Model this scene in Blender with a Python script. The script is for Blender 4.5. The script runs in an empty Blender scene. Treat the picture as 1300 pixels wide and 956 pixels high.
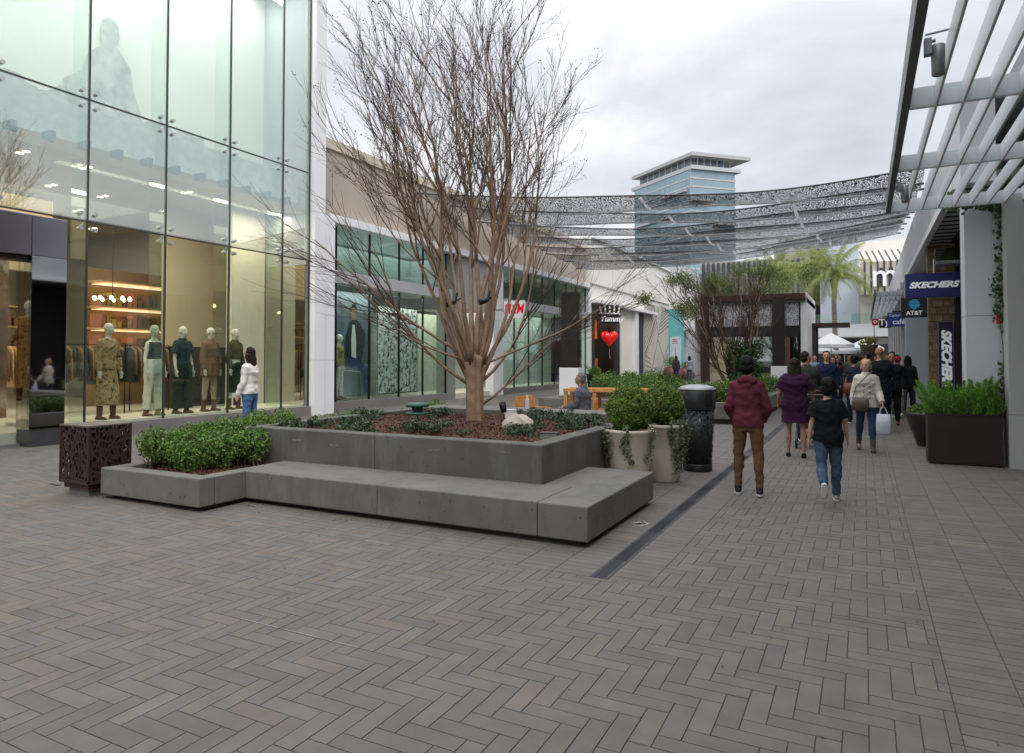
import bpy, bmesh, math, random
import numpy as np
from mathutils import Vector, Matrix, noise
random.seed(7); np.random.seed(7)
R=math.radians; PI=math.pi
SC=bpy.context.scene; C=SC.collection
DG=lambda: bpy.context.evaluated_depsgraph_get()

# ------------------------------------------------------------------ materials
MATS={}
def mat(name,col,rough=0.7,metal=0.0,var=0.12,scale=6.0,bump=0.0,bscale=40.0,spec=0.5,island=0.0,emit=None,estr=0.0,hue=None,coat=0.0,stain=None,trans=0.0,pits=0):
    if name in MATS: return MATS[name]
    m=bpy.data.materials.new(name); m.use_nodes=True; nt=m.node_tree; N=nt.nodes; L=nt.links
    b=N['Principled BSDF']; b.inputs['Roughness'].default_value=rough; b.inputs['Metallic'].default_value=metal
    b.inputs['Specular IOR Level'].default_value=spec
    b.inputs['Coat Weight'].default_value=coat
    tc=N.new('ShaderNodeTexCoord')
    nz=N.new('ShaderNodeTexNoise'); nz.inputs['Scale'].default_value=scale; nz.inputs['Detail'].default_value=6
    L.new(tc.outputs['Object'],nz.inputs['Vector'])
    mr=N.new('ShaderNodeMapRange'); mr.inputs['From Min'].default_value=0.3; mr.inputs['From Max'].default_value=0.7
    mr.inputs['To Min'].default_value=1-var; mr.inputs['To Max'].default_value=1+var
    L.new(nz.outputs['Fac'],mr.inputs['Value'])
    hs=N.new('ShaderNodeHueSaturation'); hs.inputs['Color'].default_value=(*col,1)
    L.new(mr.outputs['Result'],hs.inputs['Value']); out=hs.outputs['Color']
    if island:
        g=N.new('ShaderNodeNewGeometry'); m2=N.new('ShaderNodeMapRange')
        m2.inputs['To Min'].default_value=1-island; m2.inputs['To Max'].default_value=1+island
        L.new(g.outputs['Random Per Island'],m2.inputs['Value'])
        h2=N.new('ShaderNodeHueSaturation'); L.new(out,h2.inputs['Color']); L.new(m2.outputs['Result'],h2.inputs['Value'])
        m3=N.new('ShaderNodeMapRange'); m3.inputs['To Min'].default_value=0.5-(hue or 0.02); m3.inputs['To Max'].default_value=0.5+(hue or 0.02)
        w=N.new('ShaderNodeTexWhiteNoise'); w.noise_dimensions='1D'; L.new(g.outputs['Random Per Island'],w.inputs['W'])
        L.new(w.outputs['Value'],m3.inputs['Value']); L.new(m3.outputs['Result'],h2.inputs['Hue'])
        out=h2.outputs['Color']
    if stain:
        n2=N.new('ShaderNodeTexNoise'); n2.inputs['Scale'].default_value=stain[1]; n2.inputs['Detail'].default_value=8; n2.inputs['Roughness'].default_value=.7
        if len(stain)>4:
            mq=N.new('ShaderNodeMapping'); mq.inputs['Scale'].default_value=stain[4]; L.new(tc.outputs['Object'],mq.inputs['Vector']); L.new(mq.outputs[0],n2.inputs['Vector'])
        else: L.new(tc.outputs['Object'],n2.inputs['Vector'])
        r=N.new('ShaderNodeMapRange'); r.inputs['From Min'].default_value=stain[2]; r.inputs['From Max'].default_value=stain[2]+.12
        r.inputs['To Max'].default_value=stain[3]
        L.new(n2.outputs['Fac'],r.inputs['Value'])
        mx=N.new('ShaderNodeMix'); mx.data_type='RGBA'; L.new(r.outputs['Result'],mx.inputs[0]); L.new(out,mx.inputs[6]); mx.inputs[7].default_value=(*stain[0],1)
        out=mx.outputs[2]
    if pits:
        vv=N.new('ShaderNodeTexVoronoi'); vv.inputs['Scale'].default_value=pits; L.new(tc.outputs['Object'],vv.inputs['Vector'])
        cc=N.new('ShaderNodeSeparateColor'); L.new(vv.outputs['Color'],cc.inputs[0]); th=N.new('ShaderNodeMath'); th.operation='MULTIPLY'; th.inputs[1].default_value=.16; L.new(cc.outputs[0],th.inputs[0])
        lt_=N.new('ShaderNodeMath'); lt_.operation='LESS_THAN'; L.new(vv.outputs['Distance'],lt_.inputs[0]); L.new(th.outputs[0],lt_.inputs[1])
        ml=N.new('ShaderNodeMath'); ml.operation='MULTIPLY'; ml.inputs[1].default_value=.7; L.new(lt_.outputs[0],ml.inputs[0])
        mz=N.new('ShaderNodeMix'); mz.data_type='RGBA'; mz.inputs[7].default_value=(.03,.03,.028,1); L.new(ml.outputs[0],mz.inputs[0]); L.new(out,mz.inputs[6]); out=mz.outputs[2]
    L.new(out,b.inputs['Base Color'])
    if bump:
        n3=N.new('ShaderNodeTexNoise'); n3.inputs['Scale'].default_value=bscale; n3.inputs['Detail'].default_value=5
        L.new(tc.outputs['Object'],n3.inputs['Vector'])
        bp=N.new('ShaderNodeBump'); bp.inputs['Strength'].default_value=bump; bp.inputs['Distance'].default_value=0.02
        L.new(n3.outputs['Fac'],bp.inputs['Height']); L.new(bp.outputs['Normal'],b.inputs['Normal'])
    if emit: b.inputs['Emission Color'].default_value=(*emit,1); b.inputs['Emission Strength'].default_value=estr
    if trans:
        o=N['Material Output']; t=N.new('ShaderNodeBsdfTranslucent'); L.new(out,t.inputs['Color'])
        ms=N.new('ShaderNodeMixShader'); ms.inputs[0].default_value=trans
        L.new(b.outputs[0],ms.inputs[1]); L.new(t.outputs[0],ms.inputs[2]); L.new(ms.outputs[0],o.inputs['Surface'])
    MATS[name]=m; return m

def glass(name,tint,refl=0.10,extra=0.0,wav=0.0):
    if name in MATS: return MATS[name]
    m=bpy.data.materials.new(name); m.use_nodes=True; nt=m.node_tree; N=nt.nodes; L=nt.links; N.remove(N['Principled BSDF'])
    o=N['Material Output']; t=N.new('ShaderNodeBsdfTransparent'); t.inputs['Color'].default_value=(*tint,1)
    g=N.new('ShaderNodeBsdfGlossy'); g.inputs['Roughness'].default_value=0.0; g.inputs['Color'].default_value=(.93,1,.97,1)
    lw=N.new('ShaderNodeLayerWeight'); pw_=N.new('ShaderNodeMath'); pw_.operation='POWER'; pw_.inputs[1].default_value=4.0
    ad=N.new('ShaderNodeMath'); ad.operation='MULTIPLY_ADD'; ad.inputs[1].default_value=.9; ad.inputs[2].default_value=refl; ad.use_clamp=True
    L.new(lw.outputs['Facing'],pw_.inputs[0]); L.new(pw_.outputs[0],ad.inputs[0])
    if wav:
        tc=N.new('ShaderNodeTexCoord'); n=N.new('ShaderNodeTexNoise'); n.inputs['Scale'].default_value=0.9; n.inputs['Detail'].default_value=1
        L.new(tc.outputs['Object'],n.inputs['Vector']); bp=N.new('ShaderNodeBump'); bp.inputs['Strength'].default_value=wav; bp.inputs['Distance'].default_value=.05
        L.new(n.outputs['Fac'],bp.inputs['Height']); L.new(bp.outputs['Normal'],g.inputs['Normal'])
    ms=N.new('ShaderNodeMixShader'); L.new(ad.outputs[0],ms.inputs[0]); L.new(t.outputs[0],ms.inputs[1]); L.new(g.outputs[0],ms.inputs[2])
    L.new(ms.outputs[0],o.inputs['Surface']); MATS[name]=m; return m

def perf(name,col,scale,thr,rough=.5,metal=.3,stretch=(1,1,1)):
    """laser-cut metal sheet: leaf shaped voronoi cells cut through it"""
    m=mat(name,col,rough,metal,.1,3); nt=m.node_tree; N=nt.nodes; L=nt.links
    tc=N.new('ShaderNodeTexCoord'); mp=N.new('ShaderNodeMapping'); mp.inputs['Scale'].default_value=stretch
    mp.inputs['Rotation'].default_value=(.35,.5,.3)
    L.new(tc.outputs['Object'],mp.inputs['Vector'])
    v=N.new('ShaderNodeTexVoronoi'); v.feature='DISTANCE_TO_EDGE'; v.inputs['Scale'].default_value=scale
    L.new(mp.outputs[0],v.inputs['Vector'])
    gt=N.new('ShaderNodeMath'); gt.operation='GREATER_THAN'; gt.inputs[1].default_value=thr; L.new(v.outputs['Distance'],gt.inputs[0])
    tr=N.new('ShaderNodeBsdfTransparent'); ms=N.new('ShaderNodeMixShader')
    L.new(gt.outputs[0],ms.inputs[0]); L.new(N['Principled BSDF'].outputs[0],ms.inputs[1]); L.new(tr.outputs[0],ms.inputs[2])
    L.new(ms.outputs[0],N['Material Output'].inputs['Surface']); return m

# ------------------------------------------------------------------ mesh builder
class MB:
    def __init__(s): s.v=[]; s.f=[]; s.m=[]; s.cur=0
    def add(s,vs,fs):
        n=len(s.v); s.v+= [tuple(v) for v in vs]
        for f in fs: s.f.append(tuple(n+i for i in f)); s.m.append(s.cur)
        return s
    def box(s,x0,x1,y0,y1,z0,z1):
        x0,x1=sorted((x0,x1)); y0,y1=sorted((y0,y1)); z0,z1=sorted((z0,z1))
        return s.add([(x0,y0,z0),(x1,y0,z0),(x1,y1,z0),(x0,y1,z0),(x0,y0,z1),(x1,y0,z1),(x1,y1,z1),(x0,y1,z1)],
            [(0,3,2,1),(4,5,6,7),(0,1,5,4),(1,2,6,5),(2,3,7,6),(3,0,4,7)])
    def quad(s,*p): return s.add(p,[tuple(range(len(p)))])
    def prism(s,poly,z0,z1):
        n=len(poly); vs=[(x,y,z0) for x,y in poly]+[(x,y,z1) for x,y in poly]
        return s.add(vs,[tuple(range(n-1,-1,-1)),tuple(range(n,2*n))]+[(i,(i+1)%n,n+(i+1)%n,n+i) for i in range(n)])
    def tube(s,pts,rs,k=8,cap=True,ell=None):
        pts=[Vector(p) for p in pts]; vs=[]; n=len(pts)
        if not hasattr(rs,'__len__'): rs=[rs]*n
        t0=(pts[1]-pts[0]).normalized(); u=t0.orthogonal().normalized() if ell is None else None
        for i,p in enumerate(pts):
            t=(pts[min(i+1,n-1)]-pts[max(i-1,0)]).normalized()
            if ell is None:
                u=(u-t*u.dot(t)); u=u.normalized() if u.length>1e-6 else t.orthogonal().normalized(); w=t.cross(u)
            r=rs[i]
            for j in range(k):
                a=2*PI*j/k; vs.append(p+u*(math.cos(a)*r)+w*(math.sin(a)*r))
        fs=[(i*k+j,i*k+(j+1)%k,(i+1)*k+(j+1)%k,(i+1)*k+j) for i in range(n-1) for j in range(k)]
        if cap: fs+=[tuple(range(k-1,-1,-1)),tuple((n-1)*k+j for j in range(k))]
        return s.add(vs,fs)
    def ell(s,c,r,k=12,m=8,rot=None):
        vs=[];c=Vector(c)
        for i in range(1,m):
            th=PI*i/m
            for j in range(k):
                a=2*PI*j/k; p=Vector((r[0]*math.sin(th)*math.cos(a),r[1]*math.sin(th)*math.sin(a),r[2]*math.cos(th)))
                if rot: p=rot@p
                vs.append(c+p)
        tp=Vector((0,0,r[2])); 
        if rot: tp=rot@tp
        vs+=[c+tp,c-tp]; T=len(vs)-2
        fs=[(i*k+j,(i+1)*k+j,(i+1)*k+(j+1)%k,i*k+(j+1)%k) for i in range(m-2) for j in range(k)]
        fs+=[(T,j,(j+1)%k) for j in range(k)]+[(T+1,(m-2)*k+(j+1)%k,(m-2)*k+j) for j in range(k)]
        return s.add(vs,fs)
    def loft(s,rings,k=16,off=(0,0,0),p=2.0,M=None):
        """rings: (z,rx,ry,cx,cy) superellipse rings"""
        vs=[]
        for (z,rx,ry,cx,cy) in rings:
            for j in range(k):
                a=2*PI*j/k; c,si=math.cos(a),math.sin(a)
                x=math.copysign(abs(c)**(2/p),c)*rx+cx; y=math.copysign(abs(si)**(2/p),si)*ry+cy
                q=Vector((x+off[0],y+off[1],z+off[2])); vs.append(M@q if M else q)
        n=len(rings)
        fs=[(i*k+j,i*k+(j+1)%k,(i+1)*k+(j+1)%k,(i+1)*k+j) for i in range(n-1) for j in range(k)]
        fs+=[tuple(range(k-1,-1,-1)),tuple((n-1)*k+j for j in range(k))]
        return s.add(vs,fs)
    def lathe(s,prof,c=(0,0,0),k=24): return s.loft([(z,r,r,0,0) for r,z in prof],k,c)
    def build(s,name,mats,parent=None,smooth=False,bevel=0,loc=None):
        me=bpy.data.meshes.new(name); me.from_pydata(s.v,[],s.f); 
        if not isinstance(mats,(list,tuple)): mats=[mats]
        for m in mats: me.materials.append(m)
        if len(mats)>1: me.polygons.foreach_set('material_index',s.m)
        if smooth: me.polygons.foreach_set('use_smooth',[True]*len(s.f))
        me.update()
        o=bpy.data.objects.new(name,me); C.objects.link(o)
        if parent: o.parent=parent
        if loc: o.location=loc
        if bevel:
            b=o.modifiers.new('b','BEVEL'); b.width=bevel; b.segments=2; b.limit_method='ANGLE'
        return o
def tag(o,label,cat,group=None,kind=None):
    if label: o['label']=label
    if cat: o['category']=cat
    if group: o['group']=group
    if kind: o['kind']=kind
    return o
def thing(name,label,cat,loc=(0,0,0),rz=0,group=None):
    o=bpy.data.objects.new(name,None); C.objects.link(o); o.location=loc; o.rotation_euler=(0,0,rz); o.empty_display_size=.2
    return tag(o,label,cat,group)
def struct(o): o['kind']='structure'; return o
def kids(o): return [c for c in bpy.data.objects if c.parent==o]
def copy_tree(o,parent=None,label=None,loc=None,rz=None,scale=None):
    c=o.copy(); C.objects.link(c); c.parent=parent
    if label: c['label']=label
    if loc is not None: c.location=loc
    if rz is not None: c.rotation_euler[2]=rz
    if scale is not None: c.scale=(scale,)*3
    for ch in kids(o): copy_tree(ch,c)
    return c
def bx(name,m,parent,*a,bevel=0): return MB().box(*a).build(name,m,parent,bevel=bevel)
def text(body,size,m,parent,M,ext=.008,shear=0,sx=1,name='lettering',off=0,font_space=1):
    cu=bpy.data.curves.new(name,'FONT'); cu.body=body; cu.size=size; cu.extrude=ext; cu.shear=shear; cu.align_x='CENTER'; cu.align_y='CENTER'; cu.offset=off; cu.space_character=font_space
    cu.resolution_u=4
    t=bpy.data.objects.new(name,cu); C.objects.link(t)
    me=bpy.data.meshes.new_from_object(t.evaluated_get(DG())); C.objects.unlink(t); bpy.data.objects.remove(t)
    me.transform(M@Matrix.Diagonal((sx,1,1,1))); me.materials.clear(); me.materials.append(m)
    o=bpy.data.objects.new(name,me); C.objects.link(o); o.parent=parent; return o
def face_south(x,y,z,roll=0): # readable from -Y
    return Matrix.Translation((x,y,z))@Matrix.Rotation(PI/2,4,'X')@Matrix.Rotation(roll,4,'Z')
def face_east(x,y,z,roll=0):  # readable from +X
    return Matrix.Translation((x,y,z))@Matrix.Rotation(PI/2,4,'Z')@Matrix.Rotation(PI/2,4,'X')@Matrix.Rotation(roll,4,'Z')
TS=bpy.data.scenes.new('tmp')
def remesh(mb,voxel,smooth=3,disp=0,dsc=10):
    me0=bpy.data.meshes.new('tmp'); me0.from_pydata(mb.v,[],mb.f); o=bpy.data.objects.new('tmp',me0); TS.collection.objects.link(o)
    r=o.modifiers.new('r','REMESH'); r.mode='VOXEL'; r.voxel_size=voxel
    if smooth: s=o.modifiers.new('s','SMOOTH'); s.factor=.6; s.iterations=smooth
    TS.view_layers[0].update(); me=bpy.data.meshes.new_from_object(o.evaluated_get(TS.view_layers[0].depsgraph))
    old=o.data; bpy.data.objects.remove(o); bpy.data.meshes.remove(old)
    n=len(me.vertices)
    if disp:
        co=np.empty(n*3); me.vertices.foreach_get('co',co); co=co.reshape(-1,3); nr=np.empty(n*3); me.vertices.foreach_get('normal',nr); nr=nr.reshape(-1,3)
        q=co*dsc; d=np.sin(q[:,0]+1.3*np.sin(q[:,2]*.9+q[:,1]))*np.sin(q[:,2]*1.1+1.7*np.sin(q[:,0]*.8))+.45*(1-2*np.abs(np.sin(q[:,2]*1.9+1.9*np.sin(q[:,0]*1.1+q[:,1]*1.3+q[:,2]*.3))))+.5*np.sin(q[:,0]*2.1+q[:,1]*1.7+2*np.sin(q[:,2]*1.3))*np.sin(q[:,2]*2.7-q[:,1])
        co=co+nr*(d*disp)[:,None]; me.vertices.foreach_set('co',co.ravel()); me.update()
    me.polygons.foreach_set('use_smooth',[True]*len(me.polygons)); return me
def mesh_obj(name,me,m,parent):
    me.materials.clear(); me.materials.append(m); o=bpy.data.objects.new(name,me); C.objects.link(o); o.parent=parent; return o
def gz(x): return 0.0 if x>-8.3 else min(.15,(-8.3-x)/4.3*.15)

def leaves(name,m,parent,P,Nn,size,asp=.45,jit=.6,fold=.25):
    """P: (n,3) positions, Nn: (n,3) preferred normals; one mesh of small folded leaves"""
    n=len(P); P=np.asarray(P,float); Nn=np.asarray(Nn,float)+np.random.normal(0,jit,(n,3)); Nn/=np.linalg.norm(Nn,axis=1)[:,None]
    a=np.random.normal(0,1,(n,3)); t=np.cross(Nn,a); t/=np.linalg.norm(t,axis=1)[:,None]; b=np.cross(Nn,t)
    s=(size*np.random.uniform(.6,1.25,n))[:,None]
    v=np.empty((n,6,3)); 
    v[:,0]=P-t*s*.5; v[:,1]=P-t*s*.1+b*s*asp*.5+Nn*s*fold*.3; v[:,2]=P+t*s*.25+b*s*asp*.4+Nn*s*fold*.3
    v[:,3]=P+t*s*.5-Nn*s*.08; v[:,4]=P+t*s*.25-b*s*asp*.4+Nn*s*fold*.3; v[:,5]=P-t*s*.1-b*s*asp*.5+Nn*s*fold*.3
    v=v.reshape(-1,3); base=(np.arange(n)*6)[:,None]
    f=np.concatenate([base+np.array([0,1,2,3]),base+np.array([0,3,4,5])],axis=1).reshape(-1,4)
    me=bpy.data.meshes.new(name); me.vertices.add(len(v)); me.vertices.foreach_set('co',v.ravel())
    me.loops.add(f.size); me.loops.foreach_set('vertex_index',f.ravel().astype(np.int32))
    me.polygons.add(len(f)); me.polygons.foreach_set('loop_start',np.arange(0,f.size,4,dtype=np.int32))
    me.polygons.foreach_set('use_smooth',[False]*len(f)); me.update(calc_edges=True); me.materials.append(m)
    o=bpy.data.objects.new(name,me); C.objects.link(o)
    if parent: o.parent=parent
    return o

# common materials
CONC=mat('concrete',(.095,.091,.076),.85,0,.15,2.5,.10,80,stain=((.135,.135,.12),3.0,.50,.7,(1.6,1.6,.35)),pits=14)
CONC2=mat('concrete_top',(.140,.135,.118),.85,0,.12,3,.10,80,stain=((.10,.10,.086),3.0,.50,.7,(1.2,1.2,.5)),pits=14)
WHITE=mat('white_panel',(.82,.82,.83),.45,0,.03,1.2)
WHITEP=mat('white_plaster',(.72,.71,.68),.8,0,.05,1.5,.1,30)
BEIGE=mat('beige_plaster',(.44,.37,.31),.85,0,.05,1.0,.1,30)
CREAM=mat('cream_cap',(.60,.54,.42),.8,0,.05,1)
GREYW=mat('grey_wall',(.36,.37,.39),.7,0,.05,1.2)
PURPW=mat('mauve_grey_wall',(.27,.26,.285),.8,0,.05,1.5,.1,30)
DARKM=mat('dark_metal',(.02,.02,.022),.4,.5,.1)
STEEL=mat('brushed_steel',(.55,.56,.57),.28,.9,.05)
MIRROR=mat('mirror_steel',(.45,.45,.47),.03,1.0,.02)
BLACK=mat('black_paint',(.015,.015,.016),.35,0,.1)
SIGNW=mat('sign_white',(.85,.85,.86),.4,0,.02,emit=(1,1,1),estr=.12)
TRELL=mat('trellis_paint',(.66,.68,.71),.4,0,.04,2)
TRELLD=mat('trellis_beam_paint',(.13,.13,.135),.45,.2,.06,3)
BROWNP=perf('perforated_bronze',(.055,.036,.032),26,.055,stretch=(1,1,.6))
MULCH=mat('bark_mulch',(.085,.038,.024),.9,0,.45,60,.9,90,stain=((.035,.014,.009),45,.5,.8))
WOODO=mat('orange_wood',(.52,.24,.07),.5,0,.18,9)
# ------------------------------------------------------------------ camera, world, light
cam=bpy.data.cameras.new('camera'); co=bpy.data.objects.new('camera',cam); C.objects.link(co); SC.camera=co
A=math.atan(447/867); P=math.atan(22/867)
cam.lens=36*867/1300; cam.sensor_width=36; cam.clip_end=3000; cam.clip_start=.05; cam.shift_y=-45/1300
co.location=(0,0,1.6); co.rotation_euler=(PI/2+P,0,A)
w=bpy.data.worlds.new('World'); SC.world=w; w.use_nodes=True; N=w.node_tree.nodes; L=w.node_tree.links
bg=N['Background']; sky=N.new('ShaderNodeTexSky'); sky.sky_type='NISHITA'; sky.sun_disc=False; sky.sun_elevation=R(48); sky.sun_rotation=R(-40)
tc=N.new('ShaderNodeTexCoord'); mp=N.new('ShaderNodeMapping'); mp.inputs['Scale'].default_value=(1,1,2.4); mp.inputs['Location'].default_value=(.6,.2,.1)
L.new(tc.outputs['Generated'],mp.inputs['Vector'])
nz=N.new('ShaderNodeTexNoise'); nz.inputs['Scale'].default_value=2.1; nz.inputs['Detail'].default_value=9; nz.inputs['Roughness'].default_value=.52; nz.inputs['Distortion'].default_value=.35
L.new(mp.outputs[0],nz.inputs['Vector'])
cr=N.new('ShaderNodeValToRGB'); L.new(nz.outputs['Fac'],cr.inputs['Fac'])
e=cr.color_ramp.elements; e[0].position=.34; e[0].color=(.52,.535,.59,1); e[1].position=.66; e[1].color=(.93,.935,.95,1)
el=cr.color_ramp.elements.new(.5); el.color=(.68,.69,.735,1)
sx=N.new('ShaderNodeSeparateXYZ'); L.new(tc.outputs['Generated'],sx.inputs[0])
gr=N.new('ShaderNodeMapRange'); L.new(sx.outputs['Z'],gr.inputs['Value']); gr.inputs['From Min'].default_value=.4; gr.inputs['From Max'].default_value=1; gr.inputs['To Min'].default_value=11.0; gr.inputs['To Max'].default_value=36
vm=N.new('ShaderNodeVectorMath'); vm.operation='SCALE'; L.new(cr.outputs['Color'],vm.inputs[0]); L.new(gr.outputs[0],vm.inputs['Scale'])
mx=N.new('ShaderNodeMix'); mx.data_type='RGBA'; mx.inputs[0].default_value=.9; L.new(sky.outputs[0],mx.inputs[6]); L.new(vm.outputs[0],mx.inputs[7])
L.new(mx.outputs[2],bg.inputs['Color']); bg.inputs['Strength'].default_value=.1
sl=bpy.data.lights.new('sun','SUN'); so=bpy.data.objects.new('sun',sl); C.objects.link(so); sl.energy=1.2; sl.angle=R(25); sl.color=(1,.96,.9)
so.rotation_euler=(R(42),0,R(40)); so.location=(0,0,30)
SC.view_settings.view_transform='Standard'; SC.view_settings.look='None'; SC.view_settings.exposure=.2
SC.cycles.use_denoising=True; SC.cycles.max_bounces=8; SC.cycles.transparent_max_bounces=24; SC.cycles.diffuse_bounces=3; SC.cycles.glossy_bounces=4
SC.cycles.sample_clamp_indirect=4

# ------------------------------------------------------------------ ground
def gridsheet(name,m,xs,ys,dz):
    mb=MB(); n=len(ys)
    mb.add([(x,y,gz(x)+dz) for x in xs for y in ys],[(i*n+j,(i+1)*n+j,(i+1)*n+j+1,i*n+j+1) for i in range(len(xs)-1) for j in range(n-1)])
    return struct(mb.build(name,m))
GROUT=mat('grout',(.055,.050,.045),.95,0,.2,20)
gridsheet('ground',GROUT,[-600,-60,-12.6,-8.3,60,600],[-300,-20,60,900],-.0038)
# pavers: one sheet, every paver its own slightly different fired colour and height
def rects():
    w=.1; n=3; out=[]
    def herr(x0,x1,y0,y1):
        i0,i1=int(x0/w)-4,int(x1/w)+4; j0,j1=int(y0/w)-4,int(y1/w)+4
        for i in range(i0,i1):
            for j in range(j0,j1):
                m=(i-j)%(2*n)
                if m==0: r=(i*w,(i+n)*w,j*w,(j+1)*w)
                elif m==2*n-1: r=(i*w,(i+1)*w,j*w,(j+n)*w)
                else: continue
                a,b,c,d=max(r[0],x0),min(r[1],x1),max(r[2],y0),min(r[3],y1)
                if b-a>.02 and d-c>.02: out.append((a,b,c,d))
    def stack(x0,x1,y0,y1,lx,ly):
        nx=max(1,round((x1-x0)/lx)); ny=max(1,round((y1-y0)/ly)); lx=(x1-x0)/nx; ly=(y1-y0)/ny
        for i in range(nx):
            for j in range(ny): out.append((x0+i*lx,x0+(i+1)*lx,y0+j*ly,y0+(j+1)*ly))
    herr(-13.5,.35,.6,4.75)
    herr(-13.5,-8.2,4.75,14)
    herr(-1.37,.35,4.75,46)
    stack(-1.67,-1.37,4.75,46,.3,.1)
    stack(.35,3.2,.6,46,.3,.1)
    stack(-8.2,-1.81,4.75,5.5,.3,.1)
    stack(-2.11,-1.81,5.5,46,.3,.1)
    stack(-13.4,-2.11,10.0,46,.3,.1); stack(-4,-2.11,5.5,10,.3,.1); stack(-8.2,-7.9,5.5,14,.3,.1) if False else None
    return out
rc=np.array(rects()); n=len(rc); g=.0022
ch=np.random.normal(0,.0004,n)
X0,X1,Y0,Y1=rc[:,0]+g,rc[:,1]-g,rc[:,2]+g,rc[:,3]-g
b=.0010
def gzv(x): return np.where(x>-8.3,0,np.minimum(.15,(-8.3-x)/4.3*.15))
V=np.zeros((n,8,3))
for k,(xx,yy) in enumerate([(X0,Y0),(X1,Y0),(X1,Y1),(X0,Y1)]):
    V[:,k,0]=xx; V[:,k,1]=yy; V[:,k,2]=gzv(xx)-.004
    sxn=b if k in(0,3) else -b; syn=b if k in(0,1) else -b
    V[:,k+4,0]=xx+sxn; V[:,k+4,1]=yy+syn; V[:,k+4,2]=gzv(xx+sxn)+ch
F=(np.arange(n)*8)[:,None,None]+np.array([[4,5,6,7],[0,1,5,4],[1,2,6,5],[2,3,7,6],[3,0,4,7]])[None]
F=F.reshape(-1,4); me=bpy.data.meshes.new('paving'); me.vertices.add(n*8); me.vertices.foreach_set('co',V.ravel())
me.loops.add(F.size); me.loops.foreach_set('vertex_index',F.ravel().astype(np.int32)); me.polygons.add(len(F)); me.polygons.foreach_set('loop_start',np.arange(0,F.size,4,dtype=np.int32))
me.polygons.foreach_set('use_smooth',[False]*len(F)); me.update(calc_edges=True)
at=me.color_attributes.new('fired','FLOAT_COLOR','CORNER')
base=np.array([.134,.124,.112]); cols=np.tile(base,(n,1))*np.random.normal(1,.045,(n,1))
cx=rc[:,:2].mean(1); cy=rc[:,2:].mean(1); red=np.random.rand(n); wr=np.clip((-1.5-cx)/4,0,1)*np.clip((5.2-cy)/1.0+.2,0.0,1)
cols*=np.where(red<.22*wr+.012,1,0)[:,None]*np.array([.13,.03,-.05])+1
cols*=np.where(red>.80,1,0)[:,None]*np.array([-.07,-.045,-.02])+1
cols*=np.where((red>.3)&(red<.42),1,0)[:,None]*np.array([.08,.06,.0])+1
at.data.foreach_set('color',np.repeat(np.concatenate([cols,np.ones((n,1))],1),20,axis=0).ravel())
pm=mat('paver',(.2,.19,.17),.75,0,.1,5,.10,150,spec=.3); nt=pm.node_tree; ac=nt.nodes.new('ShaderNodeVertexColor'); ac.layer_name='fired'
hs=[q for q in nt.nodes if q.type=='HUE_SAT'][0]
# broad worn / dusty zones on top of the fired colour
tcn=[q for q in nt.nodes if q.type=='TEX_COORD'][0]
n2=nt.nodes.new('ShaderNodeTexNoise'); n2.inputs['Scale'].default_value=.55; n2.inputs['Detail'].default_value=7; n2.inputs['Roughness'].default_value=.65
nt.links.new(tcn.outputs['Object'],n2.inputs['Vector'])
r2=nt.nodes.new('ShaderNodeMapRange'); r2.inputs['From Min'].default_value=.42; r2.inputs['From Max'].default_value=.68; r2.inputs['To Max'].default_value=.55
nt.links.new(n2.outputs['Fac'],r2.inputs['Value'])
m2=nt.nodes.new('ShaderNodeMix'); m2.data_type='RGBA'; m2.inputs[7].default_value=(.122,.113,.102,1)
nt.links.new(r2.outputs[0],m2.inputs[0]); nt.links.new(ac.outputs['Color'],m2.inputs[6]); 
# small pale spots and gum marks
n4=nt.nodes.new('ShaderNodeTexVoronoi'); n4.inputs['Scale'].default_value=3.2; nt.links.new(tcn.outputs['Object'],n4.inputs['Vector'])
l4=nt.nodes.new('ShaderNodeMath'); l4.operation='LESS_THAN'; l4.inputs[1].default_value=.035; nt.links.new(n4.outputs['Distance'],l4.inputs[0])
m4=nt.nodes.new('ShaderNodeMix'); m4.data_type='RGBA'; m4.inputs[7].default_value=(.075,.072,.066,1)
nt.links.new(l4.outputs[0],m4.inputs[0]); nt.links.new(m2.outputs[2],m4.inputs[6])
nt.links.new(m4.outputs[2],hs.inputs['Color'])
me.materials.append(pm); po=bpy.data.objects.new('paving',me); C.objects.link(po); struct(po)
# efflorescence streaks
EF=mat('lime_streak',(.29,.29,.28),.9,0,.3,40)
mb=MB()
for x0,x1,y0,y1 in [(-3.42,-3.1,2.998,3.003),(-3.05,-2.78,2.998,3.003),(-2.7,-2.5,2.998,3.003),(-4.003,-3.998,3.5,3.9)]: mb.box(x0,x1,y0,y1,.002,.0045)
struct(mb.build('lime_streaks',EF))
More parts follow.
